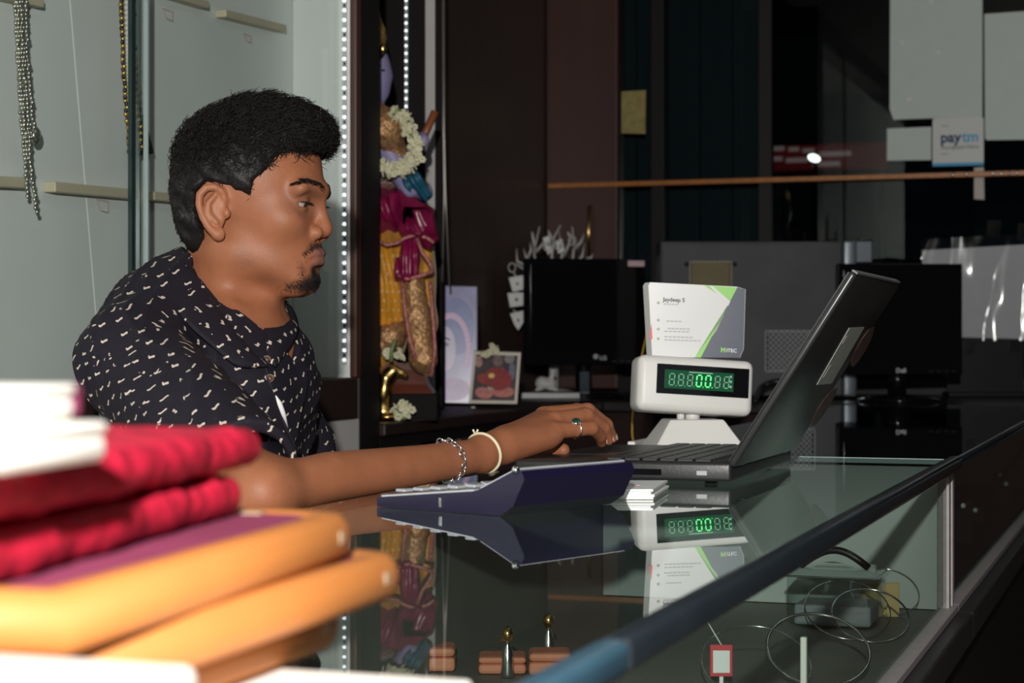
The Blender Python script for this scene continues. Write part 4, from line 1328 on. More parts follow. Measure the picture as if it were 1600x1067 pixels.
# small white deer figurine before the monitor
DF = 5.52
def fg(px, py, o=0.0):
    return np.array(camc(px, py, DF - o))
def deer(P):
    d = s_ell(P, fg(853, 594), (0.030, 0.018, 0.014))
    d = smin(d, s_ell(P, fg(847, 590), (0.018, 0.017, 0.016)), 0.01)
    d = smin(d, s_cap(P, fg(861, 592), fg(863, 576), 0.009, 0.006), 0.01)
    d = smin(d, s_ell(P, fg(864, 573), (0.010, 0.006, 0.006)), 0.004)
    for s_ in (0.006, -0.006):
        d = smin(d, s_cap(P, fg(861, 572, s_), fg(859, 568, s_ * 2), 0.003, 0.0015), 0.003)
        d = smin(d, s_cap(P, fg(858, 600, s_), fg(870, 603, s_), 0.006, 0.004), 0.006)
        d = smin(d, s_cap(P, fg(845, 600, s_), fg(838, 603, s_), 0.007, 0.004), 0.006)
    return d
lo = fg(830, 612) - 0.05; hi = fg(880, 560) + 0.05
V, F = sdf_mesh(deer, np.minimum(lo, hi), np.maximum(lo, hi), 0.003)
V = cam2world(V)
V[:, 2] += TOPZ + 0.0215 - V[:, 2].min()
o = mk('deer_figurine', V, F, tr_m, None, smooth=True); tag(o, 'small white lying deer figurine in front of the left monitor', 'figurine')
q = C(860, 612, DF)
o = obox('figurine_plinth', (q.x, q.y, TOPZ + 0.0106), (0.17, 0.09, 0.020), mat('grey_plinth', (0.11, 0.11, 0.12), 0.3), None, 0.003, axes=(cR, cN, UZ)); tag(o, 'low dark grey plinth under the white figurine', 'plinth')

# ------------------------------------------------------------------ dressed statue on the back counter
DST = 4.12


def sp_(px, py, o=0.0):
    return np.array(camc(px, py, DST - o))


q = C(597, 640, DST)
stt = root('dressed_statue', (q.x, q.y, TOPZ), 'blue skinned deity statue in yellow and magenta silks with a flute', 'statue')
skin_b = mat('lavender_skin', (0.30, 0.27, 0.47), 0.45, var=0.04)
yel = mat('yellow_silk', (0.62, 0.27, 0.015), 0.42, var=0.22, nscale=30, sheen=0.3)
mag = mat('magenta_satin', (0.22, 0.008, 0.055), 0.3, var=0.15, nscale=12)
broc = mat('gold_brocade', (0.52, 0.29, 0.13), 0.35, metal=0.45, var=0.5, nscale=160, bump=0.9, bscale=160)
trim_p = mat('pink_gold_trim', (0.48, 0.17, 0.16), 0.4, metal=0.3, var=0.5, nscale=180, bump=0.8, bscale=200)
teal = mat('teal_cloth', (0.015, 0.10, 0.16), 0.45, var=0.1)
hair_k = mat('black_hair', (0.010, 0.008, 0.008), 0.4, var=0.1)


def sdf_part(name, f, pxs, pys, m, parent, h=0.0035, dep=0.16, world=None):
    a = sp_(min(pxs), max(pys), dep); b = sp_(max(pxs), min(pys), -dep)
    V, F = sdf_mesh(f, np.minimum(a, b) - 0.01, np.maximum(a, b) + 0.01, h)
    return mk(name, cam2world(V), F, m, parent, smooth=True)


def st_body(P):
    d = s_ell(P, sp_(578, 110), (0.045, 0.040, 0.062))                      # head, facing right
    d = smin(d, s_ell(P, sp_(590, 128), (0.026, 0.028, 0.036)), 0.02)
    d = smin(d, s_cap(P, sp_(602, 105), sp_(607, 119), 0.005, 0.007), 0.008)   # nose
    d = smin(d, s_cap(P, sp_(601, 130), sp_(604, 131), 0.008, 0.006), 0.006)   # lips
    d = smin(d, s_sph(P, sp_(597, 146), 0.013), 0.012)
    d = smin(d, s_cap(P, sp_(575, 140), sp_(574, 180), 0.026, 0.03), 0.02)
    d = smin(d, s_ell(P, sp_(572, 225), (0.065, 0.10, 0.075)), 0.04)
    d = smin(d, s_cap(P, sp_(572, 230), sp_(570, 330), 0.055, 0.06), 0.03)
    d = smin(d, s_chain(P, [sp_(585, 195, 0.09), sp_(640, 295, 0.10), sp_(664, 300, 0.06)], [0.026, 0.022, 0.014]), 0.02)  # near arm
    d = smin(d, s_chain(P, [sp_(585, 195, -0.09), sp_(630, 270, -0.10), sp_(660, 215, -0.02)], [0.026, 0.02, 0.013]), 0.02)
    d = smin(d, s_ell(P, sp_(662, 220, -0.005), (0.012, 0.012, 0.015)), 0.01)
    d = smin(d, s_sph(P, sp_(664, 302, 0.06), 0.016), 0.01)
    return d


sdf_part('body', st_body, (530, 690), (70, 610), skin_b, stt)
hair = lambda P: smax(smin(s_ell(P, sp_(571, 104), (0.052, 0.050, 0.065)), s_ell(P, sp_(556, 150), (0.04, 0.055, 0.075)), 0.03) + 0.003 * wob(P, 120), -s_ell(P, sp_(606, 128), (0.034, 0.06, 0.052)), 0.01)
sdf_part('hair', hair, (520, 620), (60, 220), hair_k, stt)
crown = lambda P: smin(s_ell(P, sp_(580, 62), (0.032, 0.040, 0.030)), s_cap(P, sp_(585, 40), sp_(590, 20), 0.020, 0.006), 0.02) + 0.002 * wob(P, 260)
sdf_part('crown', crown, (540, 625), (5, 95), mat('crown_gold', (0.55, 0.36, 0.10), 0.35, metal=0.6, var=0.4, nscale=120, bump=0.7, bscale=120), stt)
ell('earring', Vector(tuple(cam2world(np.array([sp_(597, 76, 0.03)]))[0])), (0.010, 0.008, 0.012), gold, stt)
tube('eyebrow', [C(593, 103, DST - 0.034), C(600, 101, DST - 0.026), C(604, 104, DST - 0.012)], 0.0016, hair_k, stt, 6)
ell('eye', C(597, 110, DST - 0.030), (0.007, 0.004, 0.003), hair_k, stt)
ell('lip', C(606, 129.5, DST - 0.002), (0.005, 0.008, 0.0028), mat('pink_lip', (0.35, 0.05, 0.08), 0.4), stt)
shawl = lambda P: s_chain(P, [sp_(578, 165, 0.085), sp_(603, 200, 0.12), sp_(618, 240, 0.09), sp_(606, 252, 0.07)], [0.020, 0.036, 0.020, 0.010], 0.02) + 0.0025 * wob(P, 170)
sdf_part('brocade_shawl', shawl, (555, 650), (140, 275), broc, stt, 0.003)
belt = lambda P: s_ell(P, sp_(578, 290), (0.072, 0.10, 0.020)) + 0.002 * wob(P, 330)
sdf_part('jewelled_belt', belt, (510, 650), (262, 320), mat('jewel_belt', (0.60, 0.42, 0.36), 0.25, metal=0.5, var=0.6, nscale=200, bump=0.9, bscale=220), stt, 0.003)
drape = lambda P: s_chain(P, [sp_(628, 268, 0.09), sp_(646, 284, 0.11), sp_(666, 306, 0.10)], [0.012, 0.020, 0.010], 0.01) + 0.004 * np.sin(P[..., 0] * 300 + P[..., 2] * 200)
sdf_part('teal_drape', drape, (600, 690), (245, 330), teal, stt, 0.003)


def skirt(P):
    d = s_ell(P, sp_(590, 335), (0.10, 0.13, 0.062))
    d = smin(d, s_chain(P, [sp_(622, 312, 0.12), sp_(650, 345, 0.14), sp_(668, 372, 0.12)], [0.020, 0.038, 0.022], 0.02), 0.03)
    fold = np.abs(np.sin((P[..., 0] * 1.1 + P[..., 2] * 0.35) * 95 + 2.0 * wob(P, 22)))
    return d + 0.006 * fold - 0.003 + 0.002 * wob(P, 90)


sdf_part('magenta_overskirt', skirt, (500, 700), (285, 400), mag, stt, 0.003)


def dhoti(P):
    d = s_ell(P, sp_(604, 440, 0.02), (0.085, 0.10, 0.12))
    d = smin(d, s_cap(P, sp_(600, 420, 0.05), sp_(596, 545, 0.05), 0.075, 0.045), 0.04)
    d = smin(d, s_cap(P, sp_(645, 400, 0.03), sp_(662, 500, 0.04), 0.045, 0.030), 0.03)
    d = smin(d, s_cap(P, sp_(660, 500, 0.04), sp_(652, 535, 0.03), 0.030, 0.02), 0.02)
    fold = np.sin(P[..., 0] * 260 + 3 * wob(P, 20) + P[..., 2] * 35)
    return d + 0.0035 * fold


sdf_part('yellow_dhoti', dhoti, (510, 710), (330, 590), yel, stt, 0.003)
sash = lambda P: s_chain(P, [sp_(640, 372, 0.13), sp_(640, 400, 0.14), sp_(634, 425, 0.14)], [0.016, 0.022, 0.026], 0.01) + 0.003 * np.sin(P[..., 0] * 420 + 2 * wob(P, 30))
sdf_part('magenta_sash', sash, (600, 690), (350, 450), mag, stt, 0.003)
trims = [[(592, 377), (605, 383), (620, 380), (632, 372), (650, 366), (668, 372), (678, 380)], [(622, 430), (636, 436), (655, 432), (676, 424)], [(651, 372), (660, 395), (672, 412), (676, 424)], [(628, 440), (632, 480), (640, 530), (650, 565)], [(672, 440), (676, 490), (680, 545), (674, 588)]]
for t_ in trims:
    tube('gold_trim', [C(x, y, DST - 0.158) for x, y in t_], 0.0042, trim_p, stt, 8)
pan = lambda P: s_chain(P, [sp_(645, 440, 0.13), sp_(652, 500, 0.135), sp_(662, 560, 0.13), sp_(668, 580, 0.12)], [0.024, 0.026, 0.026, 0.010], 0.02) + 0.0025 * wob(P, 190)
sdf_part('brocade_panel', pan, (610, 710), (420, 605), broc, stt, 0.003)
foot = lambda P: s_chain(P, [sp_(590, 540, 0.10), sp_(612, 525, 0.10), sp_(625, 515, 0.10)], [0.022, 0.026, 0.014], 0.02) + 0.0025 * wob(P, 190)
sdf_part('brocade_hem', foot, (560, 650), (490, 570), broc, stt, 0.003)
first = None
dot_m = mat('silk_dots', (0.72, 0.48, 0.18), 0.4)
for j in range(9):
    for i in range(4):
        x = 596 + i * 9 + (j % 2) * 4; y = 400 + j * 14
        # place on the dhoti surface by marching from the camera
        for s_ in np.linspace(0.30, 0.0, 61):
            if dhoti(np.array([sp_(x, y, s_)]))[0] < 0.0005:
                p = Vector(tuple(cam2world(np.array([sp_(x, y, s_)]))[0]))
                if first is None:
                    v_, f_ = ell_geo(p, (0.0035, 0.0035, 0.0048), seg=6, rings=4)
                    first = mk('woven_dot', v_, f_, dot_m, stt)
                else:
                    copy_part(first, p, stt)
                break
tube('flute', [C(652, 236, DST + 0.03), C(680, 174, DST + 0.03)], 0.0085, mat('flute_wood', (0.27, 0.085, 0.03), 0.4, var=0.15), stt, 12)
# pedestal
ped = [(0.105, 0.0), (0.105, 0.05), (0.098, 0.056), (0.085, 0.075), (0.074, 0.105), (0.07, 0.12)]
pm = mat('pedestal_wood', (0.11, 0.030, 0.016), 0.3, var=0.12)
pc = C(607, 640, DST - 0.02)
V, F = [], []
sd4 = [(-1, -1), (1, -1), (1, 1), (-1, 1)]
for r_, z_ in ped:
    for sx, sy in sd4:
        V.append(Vector((pc.x, pc.y, TOPZ + 0.0003 + z_)) + camv(1, 0, 0) * (r_ * sx) + camv(0, 1, 0) * (r_ * 0.8 * sy))
for i in range(len(ped) - 1):
    for k_ in range(4):
        l = (k_ + 1) % 4
        F.append((i * 4 + k_, i * 4 + l, (i + 1) * 4 + l, (i + 1) * 4 + k_))
F.append((3, 2, 1, 0)); F.append(tuple((len(ped) - 1) * 4 + k_ for k_ in range(4)))
mk('pedestal', V, F, pm, stt)
obox('pedestal_foot', Vector((pc.x, pc.y, TOPZ + 0.028)), (0.216, 0.176, 0.055), mat('pedestal_black', (0.008, 0.007, 0.007), 0.75, spec=0.15), stt, 0.003, axes=(camv(1, 0, 0), camv(0, 1, 0), UZ))

# flower garland round the neck
gl_ = root('flower_garland', tuple(C(625, 275, DST - 0.13)), 'white jasmine garland hanging round the statue', 'garland')
blo = mat('blossom', (0.74, 0.72, 0.50), 0.6, var=0.12, nscale=60)
bv, bf = [], []
for a in range(6):
    an = a * math.pi / 3
    v_, f_ = ell_geo((0.0065 * math.cos(an), 0.003, 0.0065 * math.sin(an)), (0.0055, 0.003, 0.0055), seg=6, rings=4)
    o_ = len(bv); bv += v_; bf += [tuple(k_ + o_ for k_ in t_) for t_ in f_]
bme = bpy.data.meshes.new('blossom')
bme.from_pydata([tuple(v_) for v_ in bv], [], bf); bme.materials.append(blo)
bme.polygons.foreach_set('use_smooth', [True] * len(bme.polygons))


def blossoms(parent, pts, sc=1.0):
    for p in pts:
        o = bpy.data.objects.new('blossom', bme); col.objects.link(o); o.parent = parent
        o.location = Vector(p) - wloc(parent)
        o.rotation_euler = (random.uniform(-1, 1), random.uniform(-1, 1), random.uniform(0, 6))
        s_ = sc * random.uniform(0.75, 1.2); o.scale = (s_, s_, s_)


path = [(620, 178), (632, 190), (641, 205), (648, 222), (650, 240), (644, 256), (630, 265), (614, 266), (600, 262), (592, 256)]
tube('garland_string', [C(x, y, DST - 0.150) for x, y in path], 0.006, mat('garland_green', (0.20, 0.26, 0.08), 0.6), gl_, 6)
pts = []
for k_ in range(len(path) - 1):
    for t in np.linspace(0, 1, 6)[:-1]:
        x = path[k_][0] * (1 - t) + path[k_ + 1][0] * t; y = path[k_][1] * (1 - t) + path[k_ + 1][1] * t
        for m_ in range(5):
            pts.append(C(x + random.uniform(-11, 11), y + random.uniform(-11, 11), DST - 0.150 - random.uniform(-0.004, 0.020)))
blossoms(gl_, pts, 0.62)
tube('leaf', [C(612, 172, DST - 0.14), C(622, 176, DST - 0.15), C(632, 186, DST - 0.15)], [0.004, 0.010, 0.002], mat('leaf_green', (0.20, 0.30, 0.10), 0.5), gl_, 6)

# brass animal statuette with flowers beside the pedestal
DB = 3.98
def bp(px, py, o=0.0):
    return np.array(camc(px, py, DB - o))
def cow(P):
    d = s_ell(P, bp(604, 640), (0.024, 0.020, 0.006))
    d = smin(d, s_cap(P, bp(598, 640), bp(597, 600), 0.008, 0.010), 0.006)
    d = smin(d, s_cap(P, bp(605, 638), bp(604, 600), 0.006, 0.009), 0.006)
    d = smin(d, s_chain(P, [bp(599, 605), bp(603, 580), bp(612, 568)], [0.014, 0.016, 0.012]), 0.01)
    d = smin(d, s_chain(P, [bp(610, 580), bp(618, 568), bp(628, 572), bp(634, 576)], [0.009, 0.010, 0.008, 0.006]), 0.006)
    d = smin(d, s_ell(P, bp(593, 570), (0.012, 0.010, 0.010)), 0.008)
    return d
lo, hi = bp(570, 660, 0.06), bp(660, 540, -0.06)
V, F = sdf_mesh(cow, np.minimum(lo, hi), np.maximum(lo, hi), 0.0025)
V = cam2world(V); V[:, 2] += TOPZ + 0.0005 - V[:, 2].min()
o = mk('brass_statuette', V, F, gold, None, smooth=True); tag(o, 'shiny brass animal statuette at the foot of the statue', 'figurine')
fl1 = root('flower_sprig', tuple(C(612, 570, DB)), 'green stems with white flowers resting on the brass statuette', 'flowers')
tube('stem', [C(611, 565, DB - 0.01), C(612, 545, DB - 0.01), C(618, 530, DB - 0.01)], 0.005, mat('stem_green', (0.16, 0.22, 0.10), 0.5), fl1)
blossoms(fl1, [C(603 + random.uniform(-2, 2), 556 + random.uniform(-8, 8), DB - 0.012) for _ in range(5)] + [C(624 + random.uniform(-5, 5), 553 + random.uniform(-6, 6), DB - 0.012) for _ in range(6)], 0.8)
fb = C(629, 645, DB + 0.0)
fl2 = root('flower_cluster', (fb.x, fb.y, TOPZ), 'small white flower cluster lying beside the brass statuette', 'flowers')
ell('flower_heart', (fb.x, fb.y, TOPZ + 0.014), (0.016, 0.014, 0.013), mat('leaf_green', (0.2, 0.3, 0.1)), fl2)
blossoms(fl2, [C(629 + 14 * math.cos(a), 641 + 11 * math.sin(a), DB - 0.016) for a in [k_ * 0.52 for k_ in range(12)]] + [C(629 + random.uniform(-8, 8), 640 + random.uniform(-6, 6), DB - 0.02) for _ in range(8)], 0.75)
for k_, (px, py) in enumerate(((671, 648), (739, 638))):
    p = onz(px, py, TOPZ)
    o = ell('petal', p + UZ * 0.0025, (0.007, 0.004, 0.0025), blo, None, seg=8, rings=5); tag(o, 'single fallen white petal near the pedestal' if k_ == 0 else 'single fallen white petal near the framed photo', 'petal')

# ------------------------------------------------------------------ devotional print and framed photo
DPO = 4.90
def po(px, py, o=0.0):
    return C(px, py, DPO - o + (640 - py) * 0.00016)
pr = root('portrait_print', tuple(C(705, 632, DPO)), 'tall blue and lilac face print standing behind the framed photo', 'print')
pr.location.z = TOPZ
bk = camv(0, 0.006, 0)
X0, X1 = 655, 745
prism('board', [po(X0, 628), po(X1, 630), po(X1, 448), po(X0, 446)], bk, mat('lilac_print', (0.32, 0.31, 0.55), 0.22, var=0.35, nscale=14, coat=0.3), pr)


def flat(name, cx, cy, rx, ry, m, off, a0=0, rot=0.0, par=None, fn=None, n=22):
    fn = fn or po
    pts = []
    for k_ in range(n):
        a = 2 * math.pi * k_ / n
        u, v = rx * math.cos(a), ry * math.sin(a)
        pts.append(fn(cx + u * math.cos(rot) - v * math.sin(rot), cy + u * math.sin(rot) + v * math.cos(rot), off))
    return prism(name, pts, camv(0, 0.0006, 0), m, par or pr)


flat('printed_shape', 712, 510, 30, 45, mat('print_blue', (0.12, 0.16, 0.42), 0.25, var=0.2, nscale=30), 0.0015)
flat('printed_shape', 694, 545, 18, 36, mat('print_face', (0.55, 0.47, 0.66), 0.25, var=0.1, nscale=25), 0.0025)
flat('printed_shape', 693, 538, 9, 4, mat('print_eye', (0.06, 0.06, 0.20), 0.3), 0.0035)
tube('printed_brow', [po(681, 530, .004), po(692, 526, .004), po(703, 531, .004)], 0.0016, MATS['print_eye'], pr, 4)
flat('printed_shape', 686, 568, 6, 3, mat('print_lip', (0.50, 0.18, 0.40), 0.3), 0.0035)
for k_ in range(16):
    a = -1.9 + k_ * 0.16
    flat('printed_flower', 704 + 33 * math.cos(a) * 0.85, 545 + 52 * math.sin(a), 4.5, 5, mat('print_flower', (0.62, 0.38, 0.60), 0.3, var=0.2, nscale=60), 0.003 + 0.0001 * k_, n=8)
flat('printed_shape', 705, 608, 30, 18, mat('print_lilac', (0.42, 0.28, 0.52), 0.3, var=0.25, nscale=30), 0.0014)
tube('print_edge', [po(X1, 630, .002), po(X1, 448, .002), po(X0, 446, .002)], 0.0016, mat('edge_grey', (0.4, 0.4, 0.45), 0.4), pr, 4)

DFR = 4.66
def fr(px, py, o=0.0):
    return C(px, py, DFR - o + (633 - py) * 0.0004)
ff = root('photo_frame', tuple(C(772, 632, DFR)), 'white framed colour photo with a flower tucked on top', 'photo frame')
ff.location.z = TOPZ
P4 = [(732, 630), (808, 631), (814, 551), (740, 549)]
cream_f = mat('frame_cream', (0.66, 0.60, 0.52), 0.4, var=0.05)
cx_, cy_ = 773, 590
inn = [(cx_ + (x - cx_) * 0.88, cy_ + (y - cy_) * 0.88) for x, y in P4]
for i in range(4):
    j = (i + 1) % 4
    prism('frame_side', [fr(*P4[i]), fr(*P4[j]), fr(*inn[j]), fr(*inn[i])], camv(0, 0.010, 0.002), cream_f, ff)
prism('picture', [fr(x, y, -0.003) for x, y in inn], camv(0, 0.003, 0), mat('photo_dark', (0.07, 0.05, 0.06), 0.25, var=0.4, nscale=40), ff)
for (x, y, rx, ry, c_, r_) in ((748, 565, 6, 9, (0.45, 0.25, 0.22), 0), (778, 592, 22, 18, (0.30, 0.025, 0.03), 0.2), (757, 592, 12, 8, (0.34, 0.05, 0.03), 0.3),
                             (786, 612, 18, 9, (0.55, 0.18, 0.15), 0), (756, 614, 14, 9, (0.55, 0.20, 0.17), 0.2), (778, 564, 8, 9, (0.20, 0.13, 0.12), 0),
                             (796, 560, 8, 8, (0.25, 0.24, 0.24), 0), (768, 603, 6, 7, (0.5, 0.42, 0.36), 0.4), (782, 582, 4, 8, (0.5, 0.45, 0.42), 0.5), (800, 580, 5, 14, (0.16, 0.17, 0.24), 0)):
    flat('printed_shape', x, y, rx, ry, mat('photo_tone_%d_%d' % (x, y), c_, 0.3, var=0.3, nscale=80), 0.0002 + 0.00007 * (x % 10), rot=r_, par=ff, fn=lambda a, b, o: fr(a, b, o - 0.0022), n=14)
flat('gold_spot', 768, 587, 5, 4, mat('photo_gold', (0.8, 0.6, 0.15), 0.3), 0.0012, par=ff, fn=lambda a, b, o: fr(a, b, o - 0.0022), n=12)
prism('strut', [fr(768, 560, -0.02), fr(778, 560, -0.02), C(778, 629, DFR + 0.09), C(768, 629, DFR + 0.09)], camv(0, 0.003, 0), black_pl, ff)
fs = root('flower_sprig', tuple(fr(768, 552, 0.01)), 'little cream flower sprig tucked on the photo frame', 'flowers')
blossoms(fs, [fr(757 + random.uniform(-5, 5), 553 + random.uniform(-3, 3), 0.014) for _ in range(5)] + [fr(772 + random.uniform(-4, 4), 544 + random.uniform(-4, 4), 0.012) for _ in range(5)] + [fr(764, 550, 0.012)], 0.8)

# ------------------------------------------------------------------ necklaces hanging in the showcase
def necklace(name, label, strands, bead_m, r, step, X, extra=None, alt=None):
    px, py = strands[0][-1]
    rt_ = root(name, tuple(onx(px, py, X)), label, 'necklace', 'necklaces hanging in the showcase')
    for s_, strand in enumerate(strands):
        P = [onx(x, y, X + 0.003 * (s_ % 3)) for x, y in strand]
        ds = [0]
        for i in range(1, len(P)):
            ds.append(ds[-1] + (P[i] - P[i - 1]).length)
        n = int(ds[-1] / step)
        parts = []; parts2 = []
        for k_ in range(n):
            t = (k_ + 0.5) * step
            i = max(j for j in range(len(ds)) if ds[j] <= t); i = min(i, len(P) - 2)
            u = (t - ds[i]) / max(ds[i + 1] - ds[i], 1e-6)
            p = P[i].lerp(P[i + 1], u) + Vector((random.uniform(-.0015, .0015), random.uniform(-.0015, .0015), 0))
            (parts2 if (alt and k_ % 2) else parts).append(ell_geo(p, (r, r, r * 1.2), seg=6, rings=4))
        v_, f_ = join_geo(parts); mk('bead_strand', v_, f_, bead_m if not callable(bead_m) else bead_m(s_), rt_, smooth=True)
        if parts2:
            v_, f_ = join_geo(parts2); mk('stone_strand', v_, f_, alt, rt_, smooth=True)
    return rt_


sil_b = mat('silver_bead', (0.42, 0.41, 0.36), 0.28, metal=0.85, var=0.3, nscale=200)
nk = necklace('silver_necklace', 'silver many-stranded necklace hanging at the far left', [
    [(22, -60), (26, 60), (33, 180), (40, 262), (44, 310)], [(28, -60), (32, 60), (38, 180), (43, 255)], [(34, -60), (37, 60), (43, 180), (47, 252), (58, 338)],
    [(38, -60), (42, 80), (49, 160), (55, 215)], [(25, -60), (29, 60), (36, 180), (43, 240)], [(31, -60), (35, 80), (44, 180), (50, 220)]], sil_b, 0.0034, 0.0062, XB_ + 0.035)
ell('tassel', onx(56, 212, XB_ + 0.035), (0.006, 0.012, 0.014), sil_b, nk, seg=8, rings=6)
gold_b = mat('gold_bead', (0.55, 0.36, 0.08), 0.3, metal=0.8, var=0.2)
pearl = mat('pearl_bead', (0.62, 0.60, 0.55), 0.3, var=0.1)
kb_ = mat('black_bead', (0.02, 0.018, 0.015), 0.2)
nk2 = necklace('beaded_necklace', 'gold, black and pearl beaded necklace beside the glass edge', [
    [(188, -60), (191, 60), (196, 150), (203, 242)], [(203, -60), (205, 60), (207, 140), (208, 240)], [(207, -60), (210, 80), (216, 160), (221, 240)]], gold_b, 0.0042, 0.0055, XB_ + 0.04, alt=kb_)
necks = [[(196, -60), (199, 60), (203, 150), (206, 210)]]
P = [onx(x, y, XB_ + 0.045) for x, y in necks[0]]
parts = []
for k_ in range(46):
    t = k_ / 45 * 3; i = min(int(t), 2)
    parts.append(ell_geo(P[i].lerp(P[i + 1], t - i), (0.005, 0.005, 0.005), seg=7, rings=5))
v_, f_ = join_geo(parts); mk('pearl_strand', v_, f_, pearl, nk2, smooth=True)
prism('pendant', [onx(x, y, XB_ + 0.03) for x, y in ((222, 180), (238, 240), (214, 244))], (0.004, 0, 0), mat('dark_green_felt', (0.05, 0.08, 0.07), 0.7), nk2)

# ------------------------------------------------------------------ the man at the counter
class Frame:
    """body frame: a forward, b to his right (towards the camera), c up, in camera coordinates"""

    def __init__(s, px, d, phi):
        s.d, s.x = d, (px - CX) / FPX * d
        s.cp, s.sp = math.cos(math.radians(phi)), math.sin(math.radians(phi))

    def L(s, px, py, b=0.0):
        dep = s.d - b
        for _ in range(8):
            x = (px - CX) / FPX * dep
            a = (x - s.x + b * s.sp) / s.cp
            dep = s.d - a * s.sp - b * s.cp
        return np.array((a, b, (HY - py) / FPX * dep))

    def cam(s, v):
        a, b, c = v
        return np.array((s.x + a * s.cp - b * s.sp, s.d - a * s.sp - b * s.cp, c))

    def P(s, px, py, b=0.0):
        return s.cam(s.L(px, py, b))

    def local(s, P):
        dx = P[..., 0] - s.x; dd = s.d - P[..., 1]
        return np.stack([dx * s.cp + dd * s.sp, -dx * s.sp + dd * s.cp, P[..., 2]], -1)


HF = Frame(385, 2.42, 12)
TF = Frame(338, 2.42, 25)
H = HF.L; T = TF.L


def mir(v):
    return np.array((v[0], -v[1], v[2]))


EYE = H(465, 317, 0.033)
ER = 0.0125


def head_sdf(Q):
    S = Q.copy(); S[..., 1] = np.abs(S[..., 1])          # symmetric half
    d = s_ell(Q, H(392, 270), (0.091, 0.077, 0.083))
    d = smin(d, s_ell(Q, H(360, 300), (0.072, 0.068, 0.070)), 0.02)
    d = smin(d, s_ell(Q, H(420, 345), (0.061, 0.059, 0.080)), 0.03)
    d = smin(d, s_ell(Q, H(455, 396), (0.034, 0.031, 0.033)), 0.022)
    d = smin(d, s_ell(Q, H(466, 434), (0.018, 0.022, 0.015)), 0.016)
    d = smin(d, s_cap(S, H(372, 398, 0.044), H(458, 438, 0.014), 0.017, 0.015), 0.032)
    d = smin(d, s_ell(Q, H(408, 400), (0.064, 0.048, 0.040)), 0.025)
    d = smin(d, s_ell(S, H(443, 346, 0.040), (0.020, 0.016, 0.016)), 0.030)      # cheekbones
    d = smin(d, s_cap(S, H(501, 297, 0.002), H(470, 294, 0.046), 0.0095, 0.010), 0.014)   # brow ridge
    d = smax(d, -s_ell(S, H(494, 320, 0.036), (0.019, 0.017, 0.0125)), 0.013)     # eye sockets
    d = smin(d, s_cap(Q, H(497, 312), H(506, 350), 0.0070, 0.0085), 0.010)       # nose bridge
    d = smin(d, s_ell(Q, H(504.5, 359), (0.0118, 0.0115, 0.0102)), 0.007)
    d = smin(d, s_ell(S, H(490, 364, 0.0142), (0.0118, 0.0072, 0.0092)), 0.004)  # wings
    d = smax(d, -s_ell(S, H(499, 374, 0.0062), (0.0055, 0.0032, 0.0035)), 0.003)
    # eyelids over the eyeball, narrow downcast opening
    lid = s_sph(S, EYE, ER + 0.0018)
    d = smin(d, lid, 0.005)
    d = smax(d, -s_ell(S, EYE + np.array((0.0115, 0.0015, -0.0022)), (0.010, 0.0145, 0.0030)), 0.0015)
    d = smin(d, s_cap(S, EYE + np.array((0.0085, -0.013, 0.0010)), EYE + np.array((0.0100, 0.002, 0.0022)), 0.0016, 0.0018), 0.002)
    d = smin(d, s_cap(S, EYE + np.array((0.0100, 0.002, 0.0022)), EYE + np.array((0.0020, 0.0135, 0.0012)), 0.0018, 0.0014), 0.002)
    # lips
    d = smin(d, s_chain(S, [H(499.5, 395, 0.0), H(493, 396.5, 0.010), H(473, 404, 0.0245)], [0.0066, 0.0066, 0.0040]), 0.005)
    d = smin(d, s_chain(S, [H(497.5, 410, 0.0), H(490, 411, 0.010), H(474, 407, 0.0235)], [0.0080, 0.0078, 0.0042]), 0.005)
    d = smax(d, -s_chain(S, [H(507, 402, 0.0), H(499, 402, 0.012), H(474, 405, 0.0265)], [0.0012, 0.0012, 0.0010]), 0.0022)
    d = smax(d, -s_ell(S, H(500, 423, 0.0), (0.008, 0.018, 0.005)), 0.008)       # hollow under the lip
    # ears
    e = s_ell(S, H(333, 330, 0.074), (0.0175, 0.0065, 0.027))
    hel = [H(352, 312, 0.075), H(347, 299, 0.078), H(336, 292, 0.082), H(322, 293, 0.086), H(312, 304, 0.089), H(311, 320, 0.089), H(317, 340, 0.086), H(327, 356, 0.083), H(338, 366, 0.081)]
    e = smin(e, s_chain(S, hel, [0.0035, 0.0042, 0.0046, 0.0048, 0.0048, 0.0046, 0.0046, 0.005, 0.0062]), 0.0035)
    e = smin(e, s_ell(S, H(343, 365, 0.079), (0.0072, 0.0048, 0.0085)), 0.004)
    e = smin(e, s_chain(S, [H(336, 305, 0.080), H(325, 318, 0.083), H(326, 335, 0.083), H(338, 348, 0.081)], [0.003, 0.0038, 0.004, 0.0036]), 0.003)
    e = smax(e, -s_ell(S, H(343, 330, 0.087), (0.0085, 0.0072, 0.0115)), 0.004)
    e = smin(e, s_ell(S, H(355, 333, 0.076), (0.0045, 0.0052, 0.0065)), 0.004)
    d = smin(d, e, 0.005)
    # neck
    d = smin(d, s_cap(Q, H(352, 395), H(352, 540), 0.049, 0.058), 0.018)
    d = smin(d, s_cap(Q, H(408, 448), H(366, 528), 0.020, 0.026), 0.030)
    d = smin(d, s_cap(S, H(345, 390, 0.046), H(405, 535, 0.018), 0.010, 0.011), 0.035)
    d = smax(d, -s_ell(S, H(412, 466, 0.056), (0.040, 0.020, 0.016)), 0.022)       # hollow under the jaw
    return d


